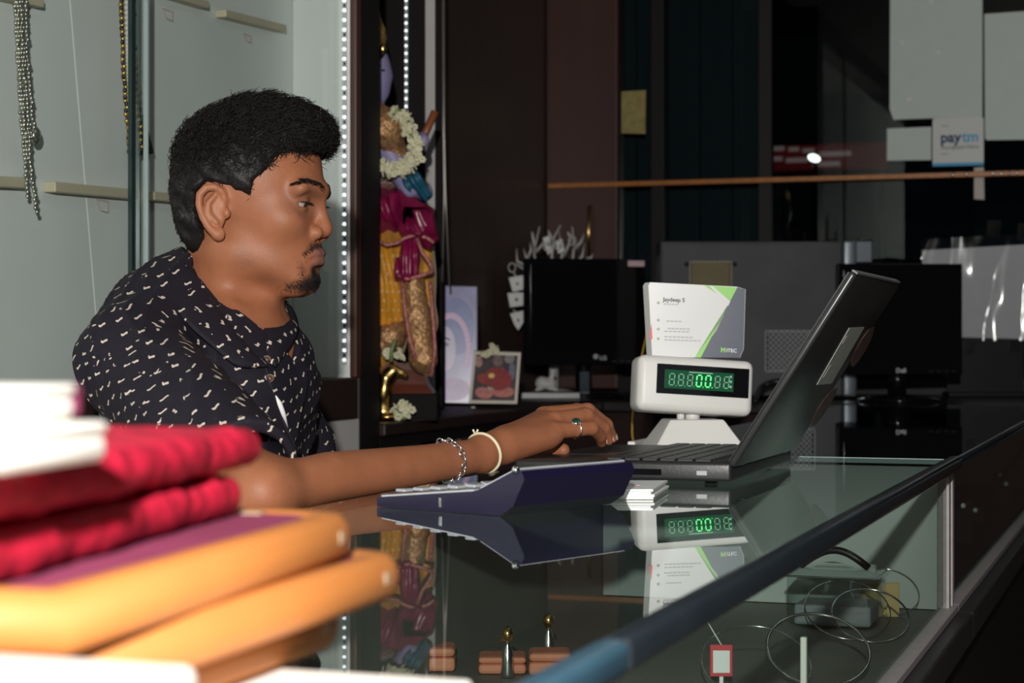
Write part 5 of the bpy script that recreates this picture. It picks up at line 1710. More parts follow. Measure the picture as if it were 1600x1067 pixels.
# right arm and hand, in camera coordinates
SHO = TF.P(207, 566, 0.175)
ELB = camc(408, 770, 1.985)
WRI = camc(748, 711, 2.275)
J = camc
pinky = [J(866, 673, 2.365), J(924, 669, 2.40), J(938, 681, 2.425), J(940, 691, 2.44)]
ring_f = [J(866, 657, 2.39), J(916, 649, 2.425), J(943, 668, 2.45), J(951, 687, 2.465)]
mid_f = [J(862, 649, 2.415), J(918, 642, 2.445), J(947, 664, 2.47), J(956, 684, 2.485)]
ind_f = [J(850, 649, 2.44), J(902, 642, 2.475), J(932, 660, 2.495), J(944, 684, 2.505)]
thumb = [J(800, 690, 2.375), J(838, 699, 2.43), J(864, 703, 2.415), J(880, 703, 2.405)]
# left arm rests in his lap, behind the counter
SHL_L = np.array((-0.055, -0.155, T(207, 566, 0.175)[2] + 0.005))
SHL = TF.cam(SHL_L)
ELL = TF.cam(np.array((0.03, -0.25, -0.30)))
WRL = TF.cam(np.array((0.20, -0.13, -0.375)))


def hand_l(P):
    d = None
    ax = TF.cam(np.array((1.0, 0, 0))) - TF.cam(np.array((0, 0, 0))); sx = TF.cam(np.array((0, 1.0, 0))) - TF.cam(np.array((0, 0, 0)))
    for k_, (o_, ln) in enumerate(((0.030, 0.060), (0.010, 0.074), (-0.010, 0.078), (-0.028, 0.070))):
        m0 = WRL + ax * 0.075 + sx * o_
        pts = [WRL + sx * o_ * 0.5, m0, m0 + ax * ln * 0.5 + np.array((0, 0, 0.004)), m0 + ax * ln + np.array((0, 0, -0.012))]
        e = s_chain(P, pts, [0.018, 0.012, 0.009, 0.0075], 0.008)
        d = e if d is None else smin(d, e, 0.005)
    e = s_chain(P, [WRL + sx * -0.01, WRL + ax * 0.04 + sx * -0.045, WRL + ax * 0.08 + sx * -0.058], [0.016, 0.011, 0.009])
    return smin(d, e, 0.012)


def skin_sdf(P):
    d = head_sdf(HF.local(P))
    Q = TF.local(P)
    # chest under the shirt
    d = smin(d, s_ell(Q, T(352, 600, 0.0), (0.098, 0.14, 0.115)), 0.03)
    d = smin(d, s_cap(Q, T(345, 545, 0.0), T(300, 585, 0.10), 0.05, 0.035), 0.03)
    d = smin(d, s_cap(Q, T(345, 545, 0.0), T(390, 585, -0.09), 0.045, 0.03), 0.03)
    # right arm
    arm = s_cap(P, SHO, ELB, 0.046, 0.032)
    arm = smin(arm, s_chain(P, [ELB, ELB * 0.72 + WRI * 0.28 + np.array((0, 0, 0.004)), ELB * 0.3 + WRI * 0.7, WRI], [0.0270, 0.0275, 0.0230, 0.0195]), 0.03)
    hand = None
    for f_, r_ in ((pinky, .0125), (ring_f, .0135), (mid_f, .0135), (ind_f, .0135)):
        e = s_cap(P, WRI * 0.95 + f_[0] * 0.05, f_[0] + np.array((0, 0, -0.004)), 0.0168, r_)
        hand = e if hand is None else smin(hand, e, 0.010)
    hand = smin(hand, s_cap(P, J(790, 698, 2.31), J(852, 686, 2.36), 0.017, 0.012), 0.015)       # heel on the little-finger side
    hand = smin(hand, s_cap(P, J(785, 695, 2.34), J(835, 690, 2.42), 0.017, 0.013), 0.015)
    for f_, r_ in ((pinky, (.0110, .0088, .0076, .0066)), (ring_f, (.0118, .0097, .0085, .0072)), (mid_f, (.0120, .0100, .0087, .0074)), (ind_f, (.0118, .0098, .0086, .0074))):
        e = s_chain(P, f_, r_, 0.003)
        hand = smin(hand, e, 0.0035)
    hand = smin(hand, s_chain(P, thumb, (.015, .0115, .0100, .0085), 0.004), 0.010)
    arm = smin(arm, hand, 0.012)
    armL = smin(s_cap(P, SHL, ELL, 0.045, 0.038), s_cap(P, ELL, WRL, 0.038, 0.025), 0.02)
    armL = smin(armL, hand_l(P), 0.012)
    d = smin(d, arm, 0.012)
    return smin(d, armL, 0.012)


SEAT = 0.56
pz = TF.cam(np.array((-0.02, 0, 0)))
man = root('person', tuple(Wc(pz[0], pz[1], -CAMZ)), 'seated young man in dark patterned short-sleeved shirt typing on the laptop', 'person')
HV = 0.0024
V, F = sdf_mesh(skin_sdf, (-0.64, 1.88, -0.44), (0.16, 2.74, 0.30), HV)
Hloc = HF.local(V)
skin = mat('brown_skin', (0.3, 0.15, 0.09), 0.50, attr='tone', var=0.08, nscale=45, bump=0.10, bscale=420, sss=0.06, spec=0.32)
body = mk('body', cam2world(V), F, skin, man, smooth=True)
# --- natural colouring of the skin: lips, stubble, eye rims; plus jaw shade
base = np.array((0.300, 0.110, 0.052))
tone = np.repeat(base[None], len(V), 0)
hm = V[:, 2] > -0.02


def blend(mask, c):
    global tone
    tone = tone * (1 - mask[:, None]) + np.array(c)[None] * mask[:, None]


def near(q, r, soft, sym=True):
    S = Hloc.copy()
    if sym:
        S[:, 1] = np.abs(S[:, 1])
    d = np.sqrt((((S - q) / np.asarray(r)) ** 2).sum(1))
    return np.clip((1 + soft - d) / soft, 0, 1) * hm


blend(near(EYE + np.array((0.006, 0, 0)), (0.024, 0.024, 0.016), 0.6) * 0.45, (0.17, 0.075, 0.045))
S = Hloc.copy(); S[:, 1] = np.abs(S[:, 1])
lipd = np.minimum(s_chain(S, [H(499.5, 395, 0.0), H(493, 396.5, 0.010), H(473, 404, 0.0245)], [0.0070, 0.0070, 0.0042]), s_chain(S, [H(497.5, 410, 0.0), H(490, 411, 0.010), H(474, 407, 0.0235)], [0.0084, 0.0082, 0.0044]))
lipm = np.clip((0.0008 - lipd) / 0.0012, 0, 1) * hm
jit = wob(Hloc, 900) * 0.25 + wob(Hloc, 300) * 0.2
stub_shade = np.zeros(len(V))
mous = s_chain(S, [H(500, 384, 0.004), H(488, 386, 0.016), H(468, 397, 0.028)], [0.0045, 0.0055, 0.0025])
chin_ = s_chain(S, [H(494, 427, 0.0), H(490, 437, 0.008), H(476, 444, 0.020), H(452, 446, 0.030)], [0.010, 0.012, 0.012, 0.006])
goat = s_chain(S, [H(468, 412, 0.030), H(470, 430, 0.028)], [0.004, 0.007])
stub_shade = np.maximum(stub_shade, np.clip((0.003 - mous) / 0.006 + jit, 0, 1) * 0.72)
stub_shade = np.maximum(stub_shade, np.clip((0.003 - chin_) / 0.008 + jit, 0, 1) * 0.88)
stub_shade = np.maximum(stub_shade, np.clip((0.003 - goat) / 0.010 + jit, 0, 1) * 0.30)
jawl = s_chain(S, [H(376, 400, 0.062), H(420, 432, 0.045), H(455, 446, 0.030)], [0.010, 0.012, 0.012])
stub_shade = np.maximum(stub_shade, np.clip((0.004 - jawl) / 0.02 + jit * 0.6, 0, 1) * 0.32)  # jaw stubble, strengthened to paint shade along the jawline
blend(stub_shade * hm, (0.035, 0.020, 0.014))
blend(lipm, (0.20, 0.085, 0.062))
# dark scalp under the hair is covered by hair; ears a touch redder
blend(near(H(333, 330, 0.082), (0.024, 0.016, 0.036), 0.5) * 0.35, (0.36, 0.15, 0.08))
# palms and finger tips a little paler
set_col(body, tone)

# --- eyes
for s_ in (1, -1):
    c_ = EYE.copy(); c_[1] *= s_
    cw = Vector(tuple(cam2world(np.array([HF.cam(c_)]))[0]))
    gaze = Wc(*HF.cam(c_ + np.array((0.90, 0.0, -0.42)))) - Wc(*HF.cam(c_))
    gz = gaze.normalized(); sd2 = gz.cross(UZ).normalized(); up2 = sd2.cross(gz)
    v_, f_ = ell_geo(cw, ER, (sd2, up2, gz), 24, 20)
    eb = mk('eyeball', v_, f_, mat('eye', (0.7, 0.66, 0.6), 0.12, attr='tone', var=0.0), man, smooth=True)
    co = np.array([((Vector(q) - cw).normalized().dot(gz)) for q in v_])
    cols = np.where(co[:, None] > 0.955, np.array((0.004, 0.003, 0.003))[None], np.where(co[:, None] > 0.86, np.array((0.03, 0.012, 0.006))[None], np.array((0.34, 0.29, 0.26))[None]))
    set_col(eb, cols)

# --- hair: cap volume with curls plus loose locks
hair_poly = [(522, 232), (505, 226), (488, 228), (474, 236), (462, 230), (448, 236), (434, 250), (424, 268), (408, 282), (402, 300), (397, 320), (386, 316), (376, 302), (362, 290), (346, 286), (322, 285), (306, 298), (303, 330), (309, 362), (318, 392), (300, 402), (276, 388), (255, 300), (255, 190), (320, 125), (460, 125), (540, 180)]
hp2 = [(H(x, y, 0.075 if x < 400 else 0.05 if x < 470 else 0.02)[0], H(x, y, 0.075 if x < 400 else 0.04)[2]) for x, y in hair_poly]


def hair_sdf(P):
    Q = HF.local(P)
    d = s_ell(Q, H(388, 264), (0.094, 0.085, 0.083))
    d = smin(d, s_ell(Q, H(424, 230), (0.072, 0.065, 0.058)), 0.02)
    d = smin(d, s_ell(Q, H(478, 205), (0.026, 0.050, 0.022)), 0.018)
    d = smin(d, s_ell(Q, H(340, 310), (0.064, 0.078, 0.075)), 0.02)
    d = smin(d, s_ell(Q, H(315, 360), (0.036, 0.060, 0.045)), 0.02)
    d = d + 0.0036 * wob(P, 170, 0.4) + 0.0008 * wob(P, 560, 1.0)
    m_ = s_poly2(Q[..., 0], Q[..., 2], hp2) + 0.0018 * wob(P, 420, 2.0)
    return smax(d, m_, 0.006)


V2, F2 = sdf_mesh(hair_sdf, (-0.47, 2.27, 0.06), (-0.20, 2.56, 0.34), 0.0025)
hair_m = mat('black_hair_man', (0.0075, 0.0062, 0.006), 0.55, var=0.15, spec=0.28)
hc_ = mk('hair', cam2world(V2), F2, hair_m, man, smooth=True)
# locks
me_n = np.zeros_like(V2)
for q in range(4):
    pass
tri = V2[F2]
fn_ = np.cross(tri[:, 1] - tri[:, 0], tri[:, 3] - tri[:, 0])
for q in range(4):
    np.add.at(me_n, F2[:, q], fn_)
me_n /= np.linalg.norm(me_n, axis=1)[:, None] + 1e-12
me_n *= np.sign((me_n * (V2 - V2.mean(0))).sum(1).mean())
Q2 = HF.local(V2)
ear_lim = H(350, 286, 0.08)[2]


def strands_np(Pc, R):
    """Pc (N,K,3) camera-space strand points, R (N,K) radii -> one mesh of three-sided tubes"""
    N_, K_, _ = Pc.shape
    t = Pc[:, -1] - Pc[:, 0]; t /= np.linalg.norm(t, axis=1)[:, None] + 1e-12
    ref = np.where(np.abs(t[:, 2:3]) < 0.8, np.array([[0, 0, 1.0]]), np.array([[1.0, 0, 0]]))
    u = np.cross(t, ref); u /= np.linalg.norm(u, axis=1)[:, None] + 1e-12
    w = np.cross(t, u)
    rings = []
    for k_ in range(3):
        a = 2 * math.pi * k_ / 3
        rings.append(Pc + (u * math.cos(a) + w * math.sin(a))[:, None, :] * R[..., None])
    V = np.stack(rings, 2).reshape(-1, 3)          # N,K,3
    b0 = (np.arange(N_) * K_ * 3)[:, None, None]
    ii = (np.arange(K_ - 1) * 3)[None, :, None]; kk = np.arange(3)[None, None, :]
    l_ = (kk + 1) % 3
    F = np.stack([b0 + ii + kk, b0 + ii + l_, b0 + ii + 3 + l_, b0 + ii + 3 + kk], -1).reshape(-1, 4)
    return V, F


NS = 15000
sel = rng.integers(0, len(V2), NS)
nn_, pp_, qq_ = me_n[sel], V2[sel], Q2[sel]
keep = ~((nn_[:, 2] < -0.35) & (qq_[:, 2] < ear_lim + 0.03))
nn_, pp_, qq_ = nn_[keep], pp_[keep], qq_[keep]
n0 = len(pp_)
top = np.clip((qq_[:, 2] - H(400, 275)[2]) / 0.03, 0, 1)
fd = np.stack([-0.15 + 0.7 * top, np.zeros(n0), -0.5 * (1 - top)], 1) + rng.normal(0, 0.42, (n0, 3))
fd -= nn_ * (fd * nn_).sum(1)[:, None]; fd /= np.linalg.norm(fd, axis=1)[:, None] + 1e-9
ln = (0.008 + 0.012 * top) * rng.uniform(0.6, 1.25, n0)
cr = np.cross(nn_, fd)
ph = rng.uniform(0, 6.28, n0); am = 0.0006 + 0.0032 * top
K_ = 6
ts = np.linspace(0, 1, K_)
lift = np.sin(ts * math.pi * 0.8)[None] * (0.0014 + 0.0052 * top)[:, None] - 0.001
Pc = pp_[:, None] + fd[:, None] * (ln[:, None] * ts[None])[..., None] + nn_[:, None] * lift[..., None] + cr[:, None] * (am[:, None] * np.sin(ph[:, None] + ts[None] * 7))[..., None]
Rr = np.repeat(np.array([[0.00062, 0.0006, 0.00055, 0.00045, 0.0003, 0.0001]]), n0, 0)
Vs, Fs = strands_np(Pc, Rr)
mk('hair_locks', cam2world(Vs), Fs, hair_m, hc_, smooth=True)


def march(f, px, py, d0, d1, n=260):
    ds = np.linspace(d0, d1, n)
    P = np.stack([(px - CX) / FPX * ds, ds, (HY - py) / FPX * ds], 1)
    v = f(P)
    i = np.argmax(v < 0)
    return P[i] if v[i] < 0 else None


# --- eyebrows, lashes, beard hairs on the visible side and mirrored
def strand_set(name, items, m, parent):
    parts = []
    for p, dr, ln, r_ in items:
        a = Wc(*p); b = Wc(*(p + dr * ln * 0.5)); c = Wc(*(p + dr * ln + np.array((0, 0, -ln * 0.12))))
        parts.append(tube_geo([a, b, c], [r_, r_ * 0.8, r_ * 0.2], 3))
    v_, f_ = join_geo(parts)
    return mk(name, v_, f_, m, parent, smooth=True)


hf = lambda Q: head_sdf(Q)


def snap(q):
    """push a head-frame point onto the skin along the outward direction"""
    q = np.array(q, float)
    c = np.array((H(400, 340)[0], 0, q[2]))
    dr = (q - c); dr /= np.linalg.norm(dr)
    ts = np.linspace(0.0, 0.16, 321)
    P = c + ts[:, None] * dr
    v = hf(P)
    ins = np.where(v < 0)[0]
    return P[ins[-1]] if len(ins) else q, dr


brow_pts = [(511, 298, 0.008), (502, 294, 0.016), (488, 289, 0.025), (472, 285, 0.035), (459, 285, 0.042), (450, 289, 0.048)]
brow_items = {1: [], -1: []}
bl = np.array([H(*p) for p in brow_pts])
for k_ in range(380):
    t = rng.uniform(0, len(bl) - 1.001); i = int(t)
    q = bl[i] * (1 - (t - i)) + bl[i + 1] * (t - i)
    wdt = 0.0052 * (1 - 0.75 * (t / (len(bl) - 1)) ** 1.5)
    q = q + np.array((0, 0, rng.uniform(-1, 1) * wdt))
    s_, dr = snap(q)
    tg_ = bl[min(i + 1, len(bl) - 1)] - bl[i]; tg_ /= np.linalg.norm(tg_)
    for sg_ in (1, -1):
        m_ = np.array((1, sg_, 1))
        p0 = HF.cam(s_ * m_)
        d_ = HF.cam((s_ + tg_ * 0.8 + dr * 0.25 + np.array((0, 0, 0.25))) * m_) - p0
        brow_items[sg_].append((p0, d_ / np.linalg.norm(d_), rng.uniform(0.005, 0.009), 0.00036))
for sg_ in (1, -1):
    strand_set('eyebrow', brow_items[sg_], hair_m, man)
    lash = []
    for t in np.linspace(-1.1, 1.05, 26):
        e_ = EYE + np.array((ER * 1.13 * math.cos(t * 0.95), ER * 1.05 * math.sin(t), 0.0006))
        m_ = np.array((1, sg_, 1))
        p0 = HF.cam(e_ * m_); d_ = HF.cam((e_ + np.array((math.cos(t), math.sin(t), -0.25))) * m_) - p0
        lash.append((p0, d_ / np.linalg.norm(d_), 0.0065, 0.00042))
    strand_set('eyelashes', lash, hair_m, man)
beard = []
for k_ in range(1500):
    z = rng.uniform(0, 1)
    if z < 0.26:
        src, w_ = [H(499, 384, 0.004), H(488, 386, 0.016), H(468, 397, 0.028)], 0.0038
    elif z < 0.95:
        src, w_ = [H(494, 428, 0.0), H(490, 438, 0.008), H(476, 445, 0.020), H(452, 447, 0.032)], 0.0085
    else:
        src, w_ = [H(468, 412, 0.030), H(470, 432, 0.028)], 0.005
    t = rng.uniform(0, len(src) - 1.001); i = int(t)
    q = src[i] * (1 - t + i) + src[i + 1] * (t - i) + rng.normal(0, 0.5, 3) * w_
    s_, dr = snap(q)
    sg_ = 1 if rng.uniform() < 0.6 else -1
    m_ = np.array((1, sg_, 1))
    p0 = HF.cam(s_ * m_); d_ = HF.cam((s_ + dr * 0.45 + np.array((0.1, 0, -0.8)) + rng.normal(0, 0.25, 3)) * m_) - p0
    beard.append((p0, d_ / np.linalg.norm(d_), rng.uniform(0.002, 0.0045), 0.00030))
strand_set('beard', beard, hair_m, man)


# --- shirt
def shirt_raw(P):
    Q = TF.local(P)
    d = s_ell(Q, T(345, 610, 0.0), (0.112, 0.160, 0.130))
    d = smin(d, s_cap(Q, T(338, 640, 0.06), T(330, 1060, 0.06), 0.098, 0.105), 0.04)
    d = smin(d, s_cap(Q, T(338, 640, 0.0), T(330, 1060, 0.0), 0.106, 0.110), 0.03)
    d = smin(d, s_cap(Q, T(345, 640, -0.06), T(337, 1060, -0.06), 0.098, 0.105), 0.04)
    d = smin(d, s_ell(Q, T(262, 560, 0.03), (0.075, 0.13, 0.12)), 0.05)           # upper back
    sr, sl = T(207, 566, 0.175), SHL_L
    d = smin(d, s_cap(Q, T(303, 452, 0.02), T(232, 520, 0.125), 0.050, 0.050), 0.035)
    d = smin(d, s_cap(Q, mir(T(330, 455, 0.02)), SHL_L * np.array((1, 0.75, 1)) + np.array((0, 0, 0.02)), 0.056, 0.050), 0.045)
    d = smin(d, s_cap(Q, sr, sl, 0.058, 0.058), 0.04)
    sle = s_chain(P, [SHO, SHO * 0.5 + ELB * 0.5, SHO * 0.06 + ELB * 0.94], [0.064, 0.066, 0.064])
    d = smin(d, sle, 0.03)
    slL = s_cap(P, SHL, SHL * 0.25 + ELL * 0.75, 0.062, 0.064)
    d = smin(d, slL, 0.03)
    # cloth folds running from the shoulder down to the belly and round the sleeve
    u = Q[..., 0] * 0.62 + Q[..., 2] * 0.80 + 0.020 * wob(Q, 14)
    ridge = (1 - np.abs(np.sin(u * 62 + 1.3 * wob(Q, 24, 1.0)))) ** 2.5
    ridge2 = (1 - np.abs(np.sin((Q[..., 0] * 0.9 + Q[..., 2] * 0.35) * 80 + 2.0 * wob(Q, 19, 3.0)))) ** 3
    m1 = np.clip(wob(Q, 12, 2.2) + 0.45, 0, 1)
    d = d - 0.0075 * m1 * ridge - 0.0045 * (1 - m1) * ridge2 + 0.0016 * wob(P, 46, 0.7) + 0.002
    return d


neck_poly = [(0.0, T(420, 566, 0.02)[2]), (0.036, T(400, 520, 0.03)[2]), (0.062, T(380, 470, 0.05)[2]), (0.068, T(350, 420, 0.05)[2]), (0.06, 0.2), (-0.06, 0.2), (-0.068, T(350, 420, 0.05)[2]), (-0.062, T(380, 470, 0.05)[2]), (-0.036, T(400, 520, 0.03)[2])]
ARM_IN = SHO * 0.20 + ELB * 0.80


def shirt_sdf(P):
    d = shirt_raw(P)
    Q = TF.local(P)
    v = s_poly2(Q[..., 1], Q[..., 2], neck_poly)
    d = smax(d, -np.maximum(v, -(Q[..., 0] - 0.0)), 0.004)
    # open neck hole and open sleeve end
    d = smax(d, -s_cap(HF.local(P), H(358, 395), H(356, 505), 0.060, 0.062), 0.004)
    ax = (ELB - SHO) / np.linalg.norm(ELB - SHO)
    t = (P - (SHO * 0.11 + ELB * 0.89)) @ ax
    near_arm = s_cap(P, SHO, ELB + ax * 0.05, 0.085, 0.085)
    d = smax(d, -np.maximum(-t + 0.006 * wob(P, 40), near_arm), 0.003)
    d = smax(d, -s_cap(P, SHO * 0.22 + ELB * 0.78, ELB + ax * 0.05, 0.048, 0.056), 0.004)
    return d


V3, F3 = sdf_mesh(shirt_sdf, (-0.66, 1.98, -0.50), (-0.14, 2.80, 0.16), 0.003)
shirt_m = bpy.data.materials.new('patterned_shirt'); shirt_m.use_nodes = True


def tick_material(m):
    nt = m.node_tree; N = nt.nodes; K = nt.links
    bs = N['Principled BSDF']; bs.inputs['Roughness'].default_value = 0.75
    bs.inputs['Specular IOR Level'].default_value = 0.25
    uv = N.new('ShaderNodeUVMap'); uv.uv_map = 'UVMap'
    sx = N.new('ShaderNodeSeparateXYZ'); K.new(uv.outputs[0], sx.inputs[0])

    def M(op, a, b=None, c=None):
        n = N.new('ShaderNodeMath'); n.operation = op
        for i, v in enumerate((a, b, c)):
            if v is None:
                continue
            if isinstance(v, (int, float)):
                n.inputs[i].default_value = v
            else:
                K.new(v, n.inputs[i])
        return n.outputs[0]
    v = M('MULTIPLY', sx.outputs[1], 1 / 0.0172)
    row = M('FLOOR', v)
    u = M('ADD', M('MULTIPLY', sx.outputs[0], 1 / 0.0208), M('MULTIPLY', row, 0.46))
    cu = M('FLOOR', u)
    cb_ = N.new('ShaderNodeCombineXYZ'); K.new(cu, cb_.inputs[0]); K.new(row, cb_.inputs[1])
    wn = N.new('ShaderNodeTexWhiteNoise'); wn.noise_dimensions = '2D'; K.new(cb_.outputs[0], wn.inputs['Vector'])
    sc3 = N.new('ShaderNodeSeparateColor'); K.new(wn.outputs['Color'], sc3.inputs[0])
    fx_ = M('SUBTRACT', M('SUBTRACT', u, cu), M('MULTIPLY_ADD', sc3.outputs[0], 0.30, 0.35))
    fy_ = M('SUBTRACT', M('SUBTRACT', v, row), M('MULTIPLY_ADD', sc3.outputs[1], 0.30, 0.35))
    fx_ = M('MULTIPLY', fx_, 0.0208); fy_ = M('MULTIPLY', fy_, 0.0172)
    ang = M('MULTIPLY_ADD', sc3.outputs[2], 1.5, -0.35)
    ca, sa = M('COSINE', ang), M('SINE', ang)
    rx = M('ADD', M('MULTIPLY', fx_, ca), M('MULTIPLY', fy_, sa))
    ry = M('SUBTRACT', M('MULTIPLY', fy_, ca), M('MULTIPLY', fx_, sa))
    ry = M('SUBTRACT', ry, M('MULTIPLY', M('MULTIPLY', rx, rx), 60.0))
    ry = M('SUBTRACT', ry, M('MULTIPLY', M('SINE', M('MULTIPLY', rx, 900)), 0.0006))
    ax_ = M('MAXIMUM', M('SUBTRACT', M('ABSOLUTE', rx), 0.0027), 0.0)
    di = M('SQRT', M('ADD', M('MULTIPLY', ax_, ax_), M('MULTIPLY', ry, ry)))
    msk = M('LESS_THAN', di, 0.00135)
    nz = N.new('ShaderNodeTexNoise'); nz.inputs['Scale'].default_value = 25
    mixb = N.new('ShaderNodeMix'); mixb.data_type = 'RGBA'
    mixb.inputs['A'].default_value = (0.009, 0.0075, 0.013, 1); mixb.inputs['B'].default_value = (0.015, 0.0125, 0.021, 1)
    K.new(nz.outputs['Fac'], mixb.inputs['Factor'])
    mx = N.new('ShaderNodeMix'); mx.data_type = 'RGBA'
    K.new(msk, mx.inputs['Factor']); K.new(mixb.outputs['Result'], mx.inputs['A'])
    mx.inputs['B'].default_value = (0.58, 0.50, 0.42, 1)
    K.new(mx.outputs['Result'], bs.inputs['Base Color'])
    wv = N.new('ShaderNodeTexNoise'); wv.inputs['Scale'].default_value = 900
    bp_ = N.new('ShaderNodeBump'); bp_.inputs['Strength'].default_value = 0.15; bp_.inputs['Distance'].default_value = 0.001
    K.new(wv.outputs['Fac'], bp_.inputs['Height']); K.new(bp_.outputs[0], bs.inputs['Normal'])


tick_material(shirt_m)


def shirt_uv(o, Vc, Fq, side=None):
    """lay the print on the cloth: wrapped round the trunk so that it is not stretched"""
    uvl = o.data.uv_layers.new(name='UVMap')
    Q = TF.local(Vc)
    npoly = len(o.data.polygons)
    nb = np.empty(npoly * 3); o.data.polygons.foreach_get('normal', nb); nb = nb.reshape(-1, 3)
    fx = TF.cam(np.array((1.0, 0, 0))) - TF.cam(np.zeros(3)); rx = TF.cam(np.array((0, 1.0, 0))) - TF.cam(np.zeros(3))
    fw = np.array(camv(*fx)); rw = np.array(camv(*rx))
    ang = np.arctan2(nb @ rw, nb @ fw)                 # 0 in front, +90 deg at his right side
    bins = np.round((ang - math.radians(62)) / math.radians(80))
    th_ = math.radians(62) + bins * math.radians(80)
    lt = np.empty(npoly, np.int32); o.data.polygons.foreach_get('loop_total', lt)
    th_l = np.repeat(th_, lt); bl_ = np.repeat(bins, lt)
    li = np.empty(len(o.data.loops), np.int32); o.data.loops.foreach_get('vertex_index', li)
    q = Q[li]
    u = q[:, 0] * np.sin(th_l) - q[:, 1] * np.cos(th_l) + bl_ * 0.0437
    v = q[:, 2] - 0.22 * u
    uvl.data.foreach_set('uv', np.stack([u, v], 1).astype(np.float32).ravel())


sh_o = mk('shirt', cam2world(V3), F3, shirt_m, man, smooth=True)
shirt_uv(sh_o, V3, F3)


def ribbon(name, A, Bp, m, parent, th=0.003, sub=6, bulge=0.008):
    """strip between two polylines of camera-space points, with thickness"""
    def cat(pl):
        out = []
        n = len(pl)
        for i in range(n - 1):
            p0, p1, p2, p3 = pl[max(i - 1, 0)], pl[i], pl[i + 1], pl[min(i + 2, n - 1)]
            for t in np.linspace(0, 1, 6)[:-1]:
                out.append(0.5 * ((2 * p1) + (p2 - p0) * t + (2 * p0 - 5 * p1 + 4 * p2 - p3) * t * t + (3 * p1 - p0 - 3 * p2 + p3) * t ** 3))
        out.append(pl[-1]); return np.array(out)
    A, Bp = cat(A), cat(Bp)
    n = len(A)
    cen = np.array(HF.P(355, 480, 0.0))
    V, F = [], []
    for s_ in (0, 1):
        for i in range(n):
            for k_ in range(sub + 1):
                t = k_ / sub
                p = A[i] * (1 - t) + Bp[i] * t
                o_ = p - cen; o_[2] *= 0.3; o_ = o_ / (np.linalg.norm(o_) + 1e-9)
                V.append(p + o_ * (0.002 + bulge * math.sin(math.pi * t) - th * s_))
    w_ = sub + 1; off = n * w_
    for i in range(n - 1):
        for k_ in range(sub):
            a = i * w_ + k_
            F.append((a, a + 1, a + w_ + 1, a + w_)); F.append((off + a, off + a + w_, off + a + w_ + 1, off + a + 1))
        for k_ in (0, sub):
            a = i * w_ + k_
            F.append((a, a + w_, off + a + w_, off + a))
    for i in (0, n - 1):
        for k_ in range(sub):
            a = i * w_ + k_
            F.append((a, a + 1, off + a + 1, off + a))
    V = np.array(V)
    o = mk(name, cam2world(V), F, m, parent, smooth=True)
    bm = bmesh.new(); bm.from_mesh(o.data); bmesh.ops.recalc_face_normals(bm, faces=bm.faces); bm.to_mesh(o.data); bm.free()
    return o, V, F


hp = HF.P
both = lambda P: np.minimum(shirt_sdf(P), skin_sdf(P))


def on_cloth(px, py, b, off):
    """point just in front of the cloth or skin seen at a pixel"""
    p = march(both, px, py, 2.1, 2.75, 520)
    return hp(px, py, b) if p is None else p + np.array((0, -off, 0))


inner_r = [hp(284, 386, 0.0), hp(294, 402, 0.040)] + [on_cloth(x, y, 0.06, o_) for x, y, o_ in ((322, 457, .002), (362, 508, .002), (396, 550, .002), (415, 566, .002))]
outer_r = [hp(266, 410, 0.0), hp(262, 440, 0.060)] + [on_cloth(x, y, 0.09, o_) for x, y, o_ in ((288, 496, .010), (340, 546, .011), (374, 572, .010), (413, 574, .003))]
co1, Vc1, Fc1 = ribbon('collar', inner_r, outer_r, shirt_m, sh_o, 0.004)
shirt_uv(co1, Vc1, Fc1)
inner_l = [hp(286, 386, 0.0), hp(305, 405, -0.045), hp(360, 440, -0.062), hp(408, 470, -0.052)] + [on_cloth(x, y, -0.015, .003) for x, y in ((413, 515), (420, 566))]
outer_l = [hp(268, 408, 0.0), hp(290, 425, -0.070), hp(375, 450, -0.100), hp(440, 464, -0.090)] + [on_cloth(x, y, -0.05, o_) for x, y, o_ in ((466, 516, .009), (430, 574, .004))]
co2, Vc2, Fc2 = ribbon('collar', inner_l, outer_l, shirt_m, sh_o, 0.004)
shirt_uv(co2, Vc2, Fc2)
# orange piping seen inside the far collar
tube('collar_piping', [Wc(*(hp(412, 490, -0.036) + np.array((0.0, -0.006, 0)))), Wc(*(hp(424, 508, -0.012) + np.array((0, -0.012, 0)))), Wc(*(hp(440, 522, 0.0) + np.array((0, -0.018, 0)))), Wc(*(hp(458, 527, 0.0) + np.array((0, -0.020, 0))))], 0.0016, mat('orange_thread', (0.62, 0.25, 0.12), 0.6), sh_o, 6)
for (px, py) in ((417, 562), (422, 591)):
    p = march(shirt_sdf, px, py, 2.0, 2.6)
    if p is not None:
        lathe('button', [(0.0052, 0.0), (0.0056, 0.0012), (0.0040, 0.0022), (0.0038, 0.0016)], Wc(*(p + np.array((0, -0.0015, 0)))), mat('brown_button', (0.10, 0.055, 0.035), 0.35), sh_o, 14, axes=(camv(1, 0, 0), UZ, camv(0.1, -1, 0.1).normalized()))
slip = [march(shirt_sdf, px, py, 2.0, 2.6) for px, py in ((431, 618), (436, 630), (442, 645), (450, 668))]
if all(s_ is not None for s_ in slip):
    tube('pocket_slip', [Wc(*(s_ + np.array((0, -0.0015, 0)))) for s_ in slip], [0.0008, 0.0040, 0.0036, 0.0008], paper, sh_o, 6)
# placket edge down the front
pk_ = [march(shirt_sdf, px, py, 2.0, 2.7) for px, py in ((414, 572), (420, 596), (428, 622), (440, 655), (456, 690), (474, 722))]
pk_ = [q for q in pk_ if q is not None]
if len(pk_) > 2:
    tube('placket_seam', [Wc(*(q + np.array((0.0, 0.0, 0)))) for q in pk_], 0.0022, mat('seam_dark', (0.014, 0.012, 0.018), 0.8), sh_o, 6)

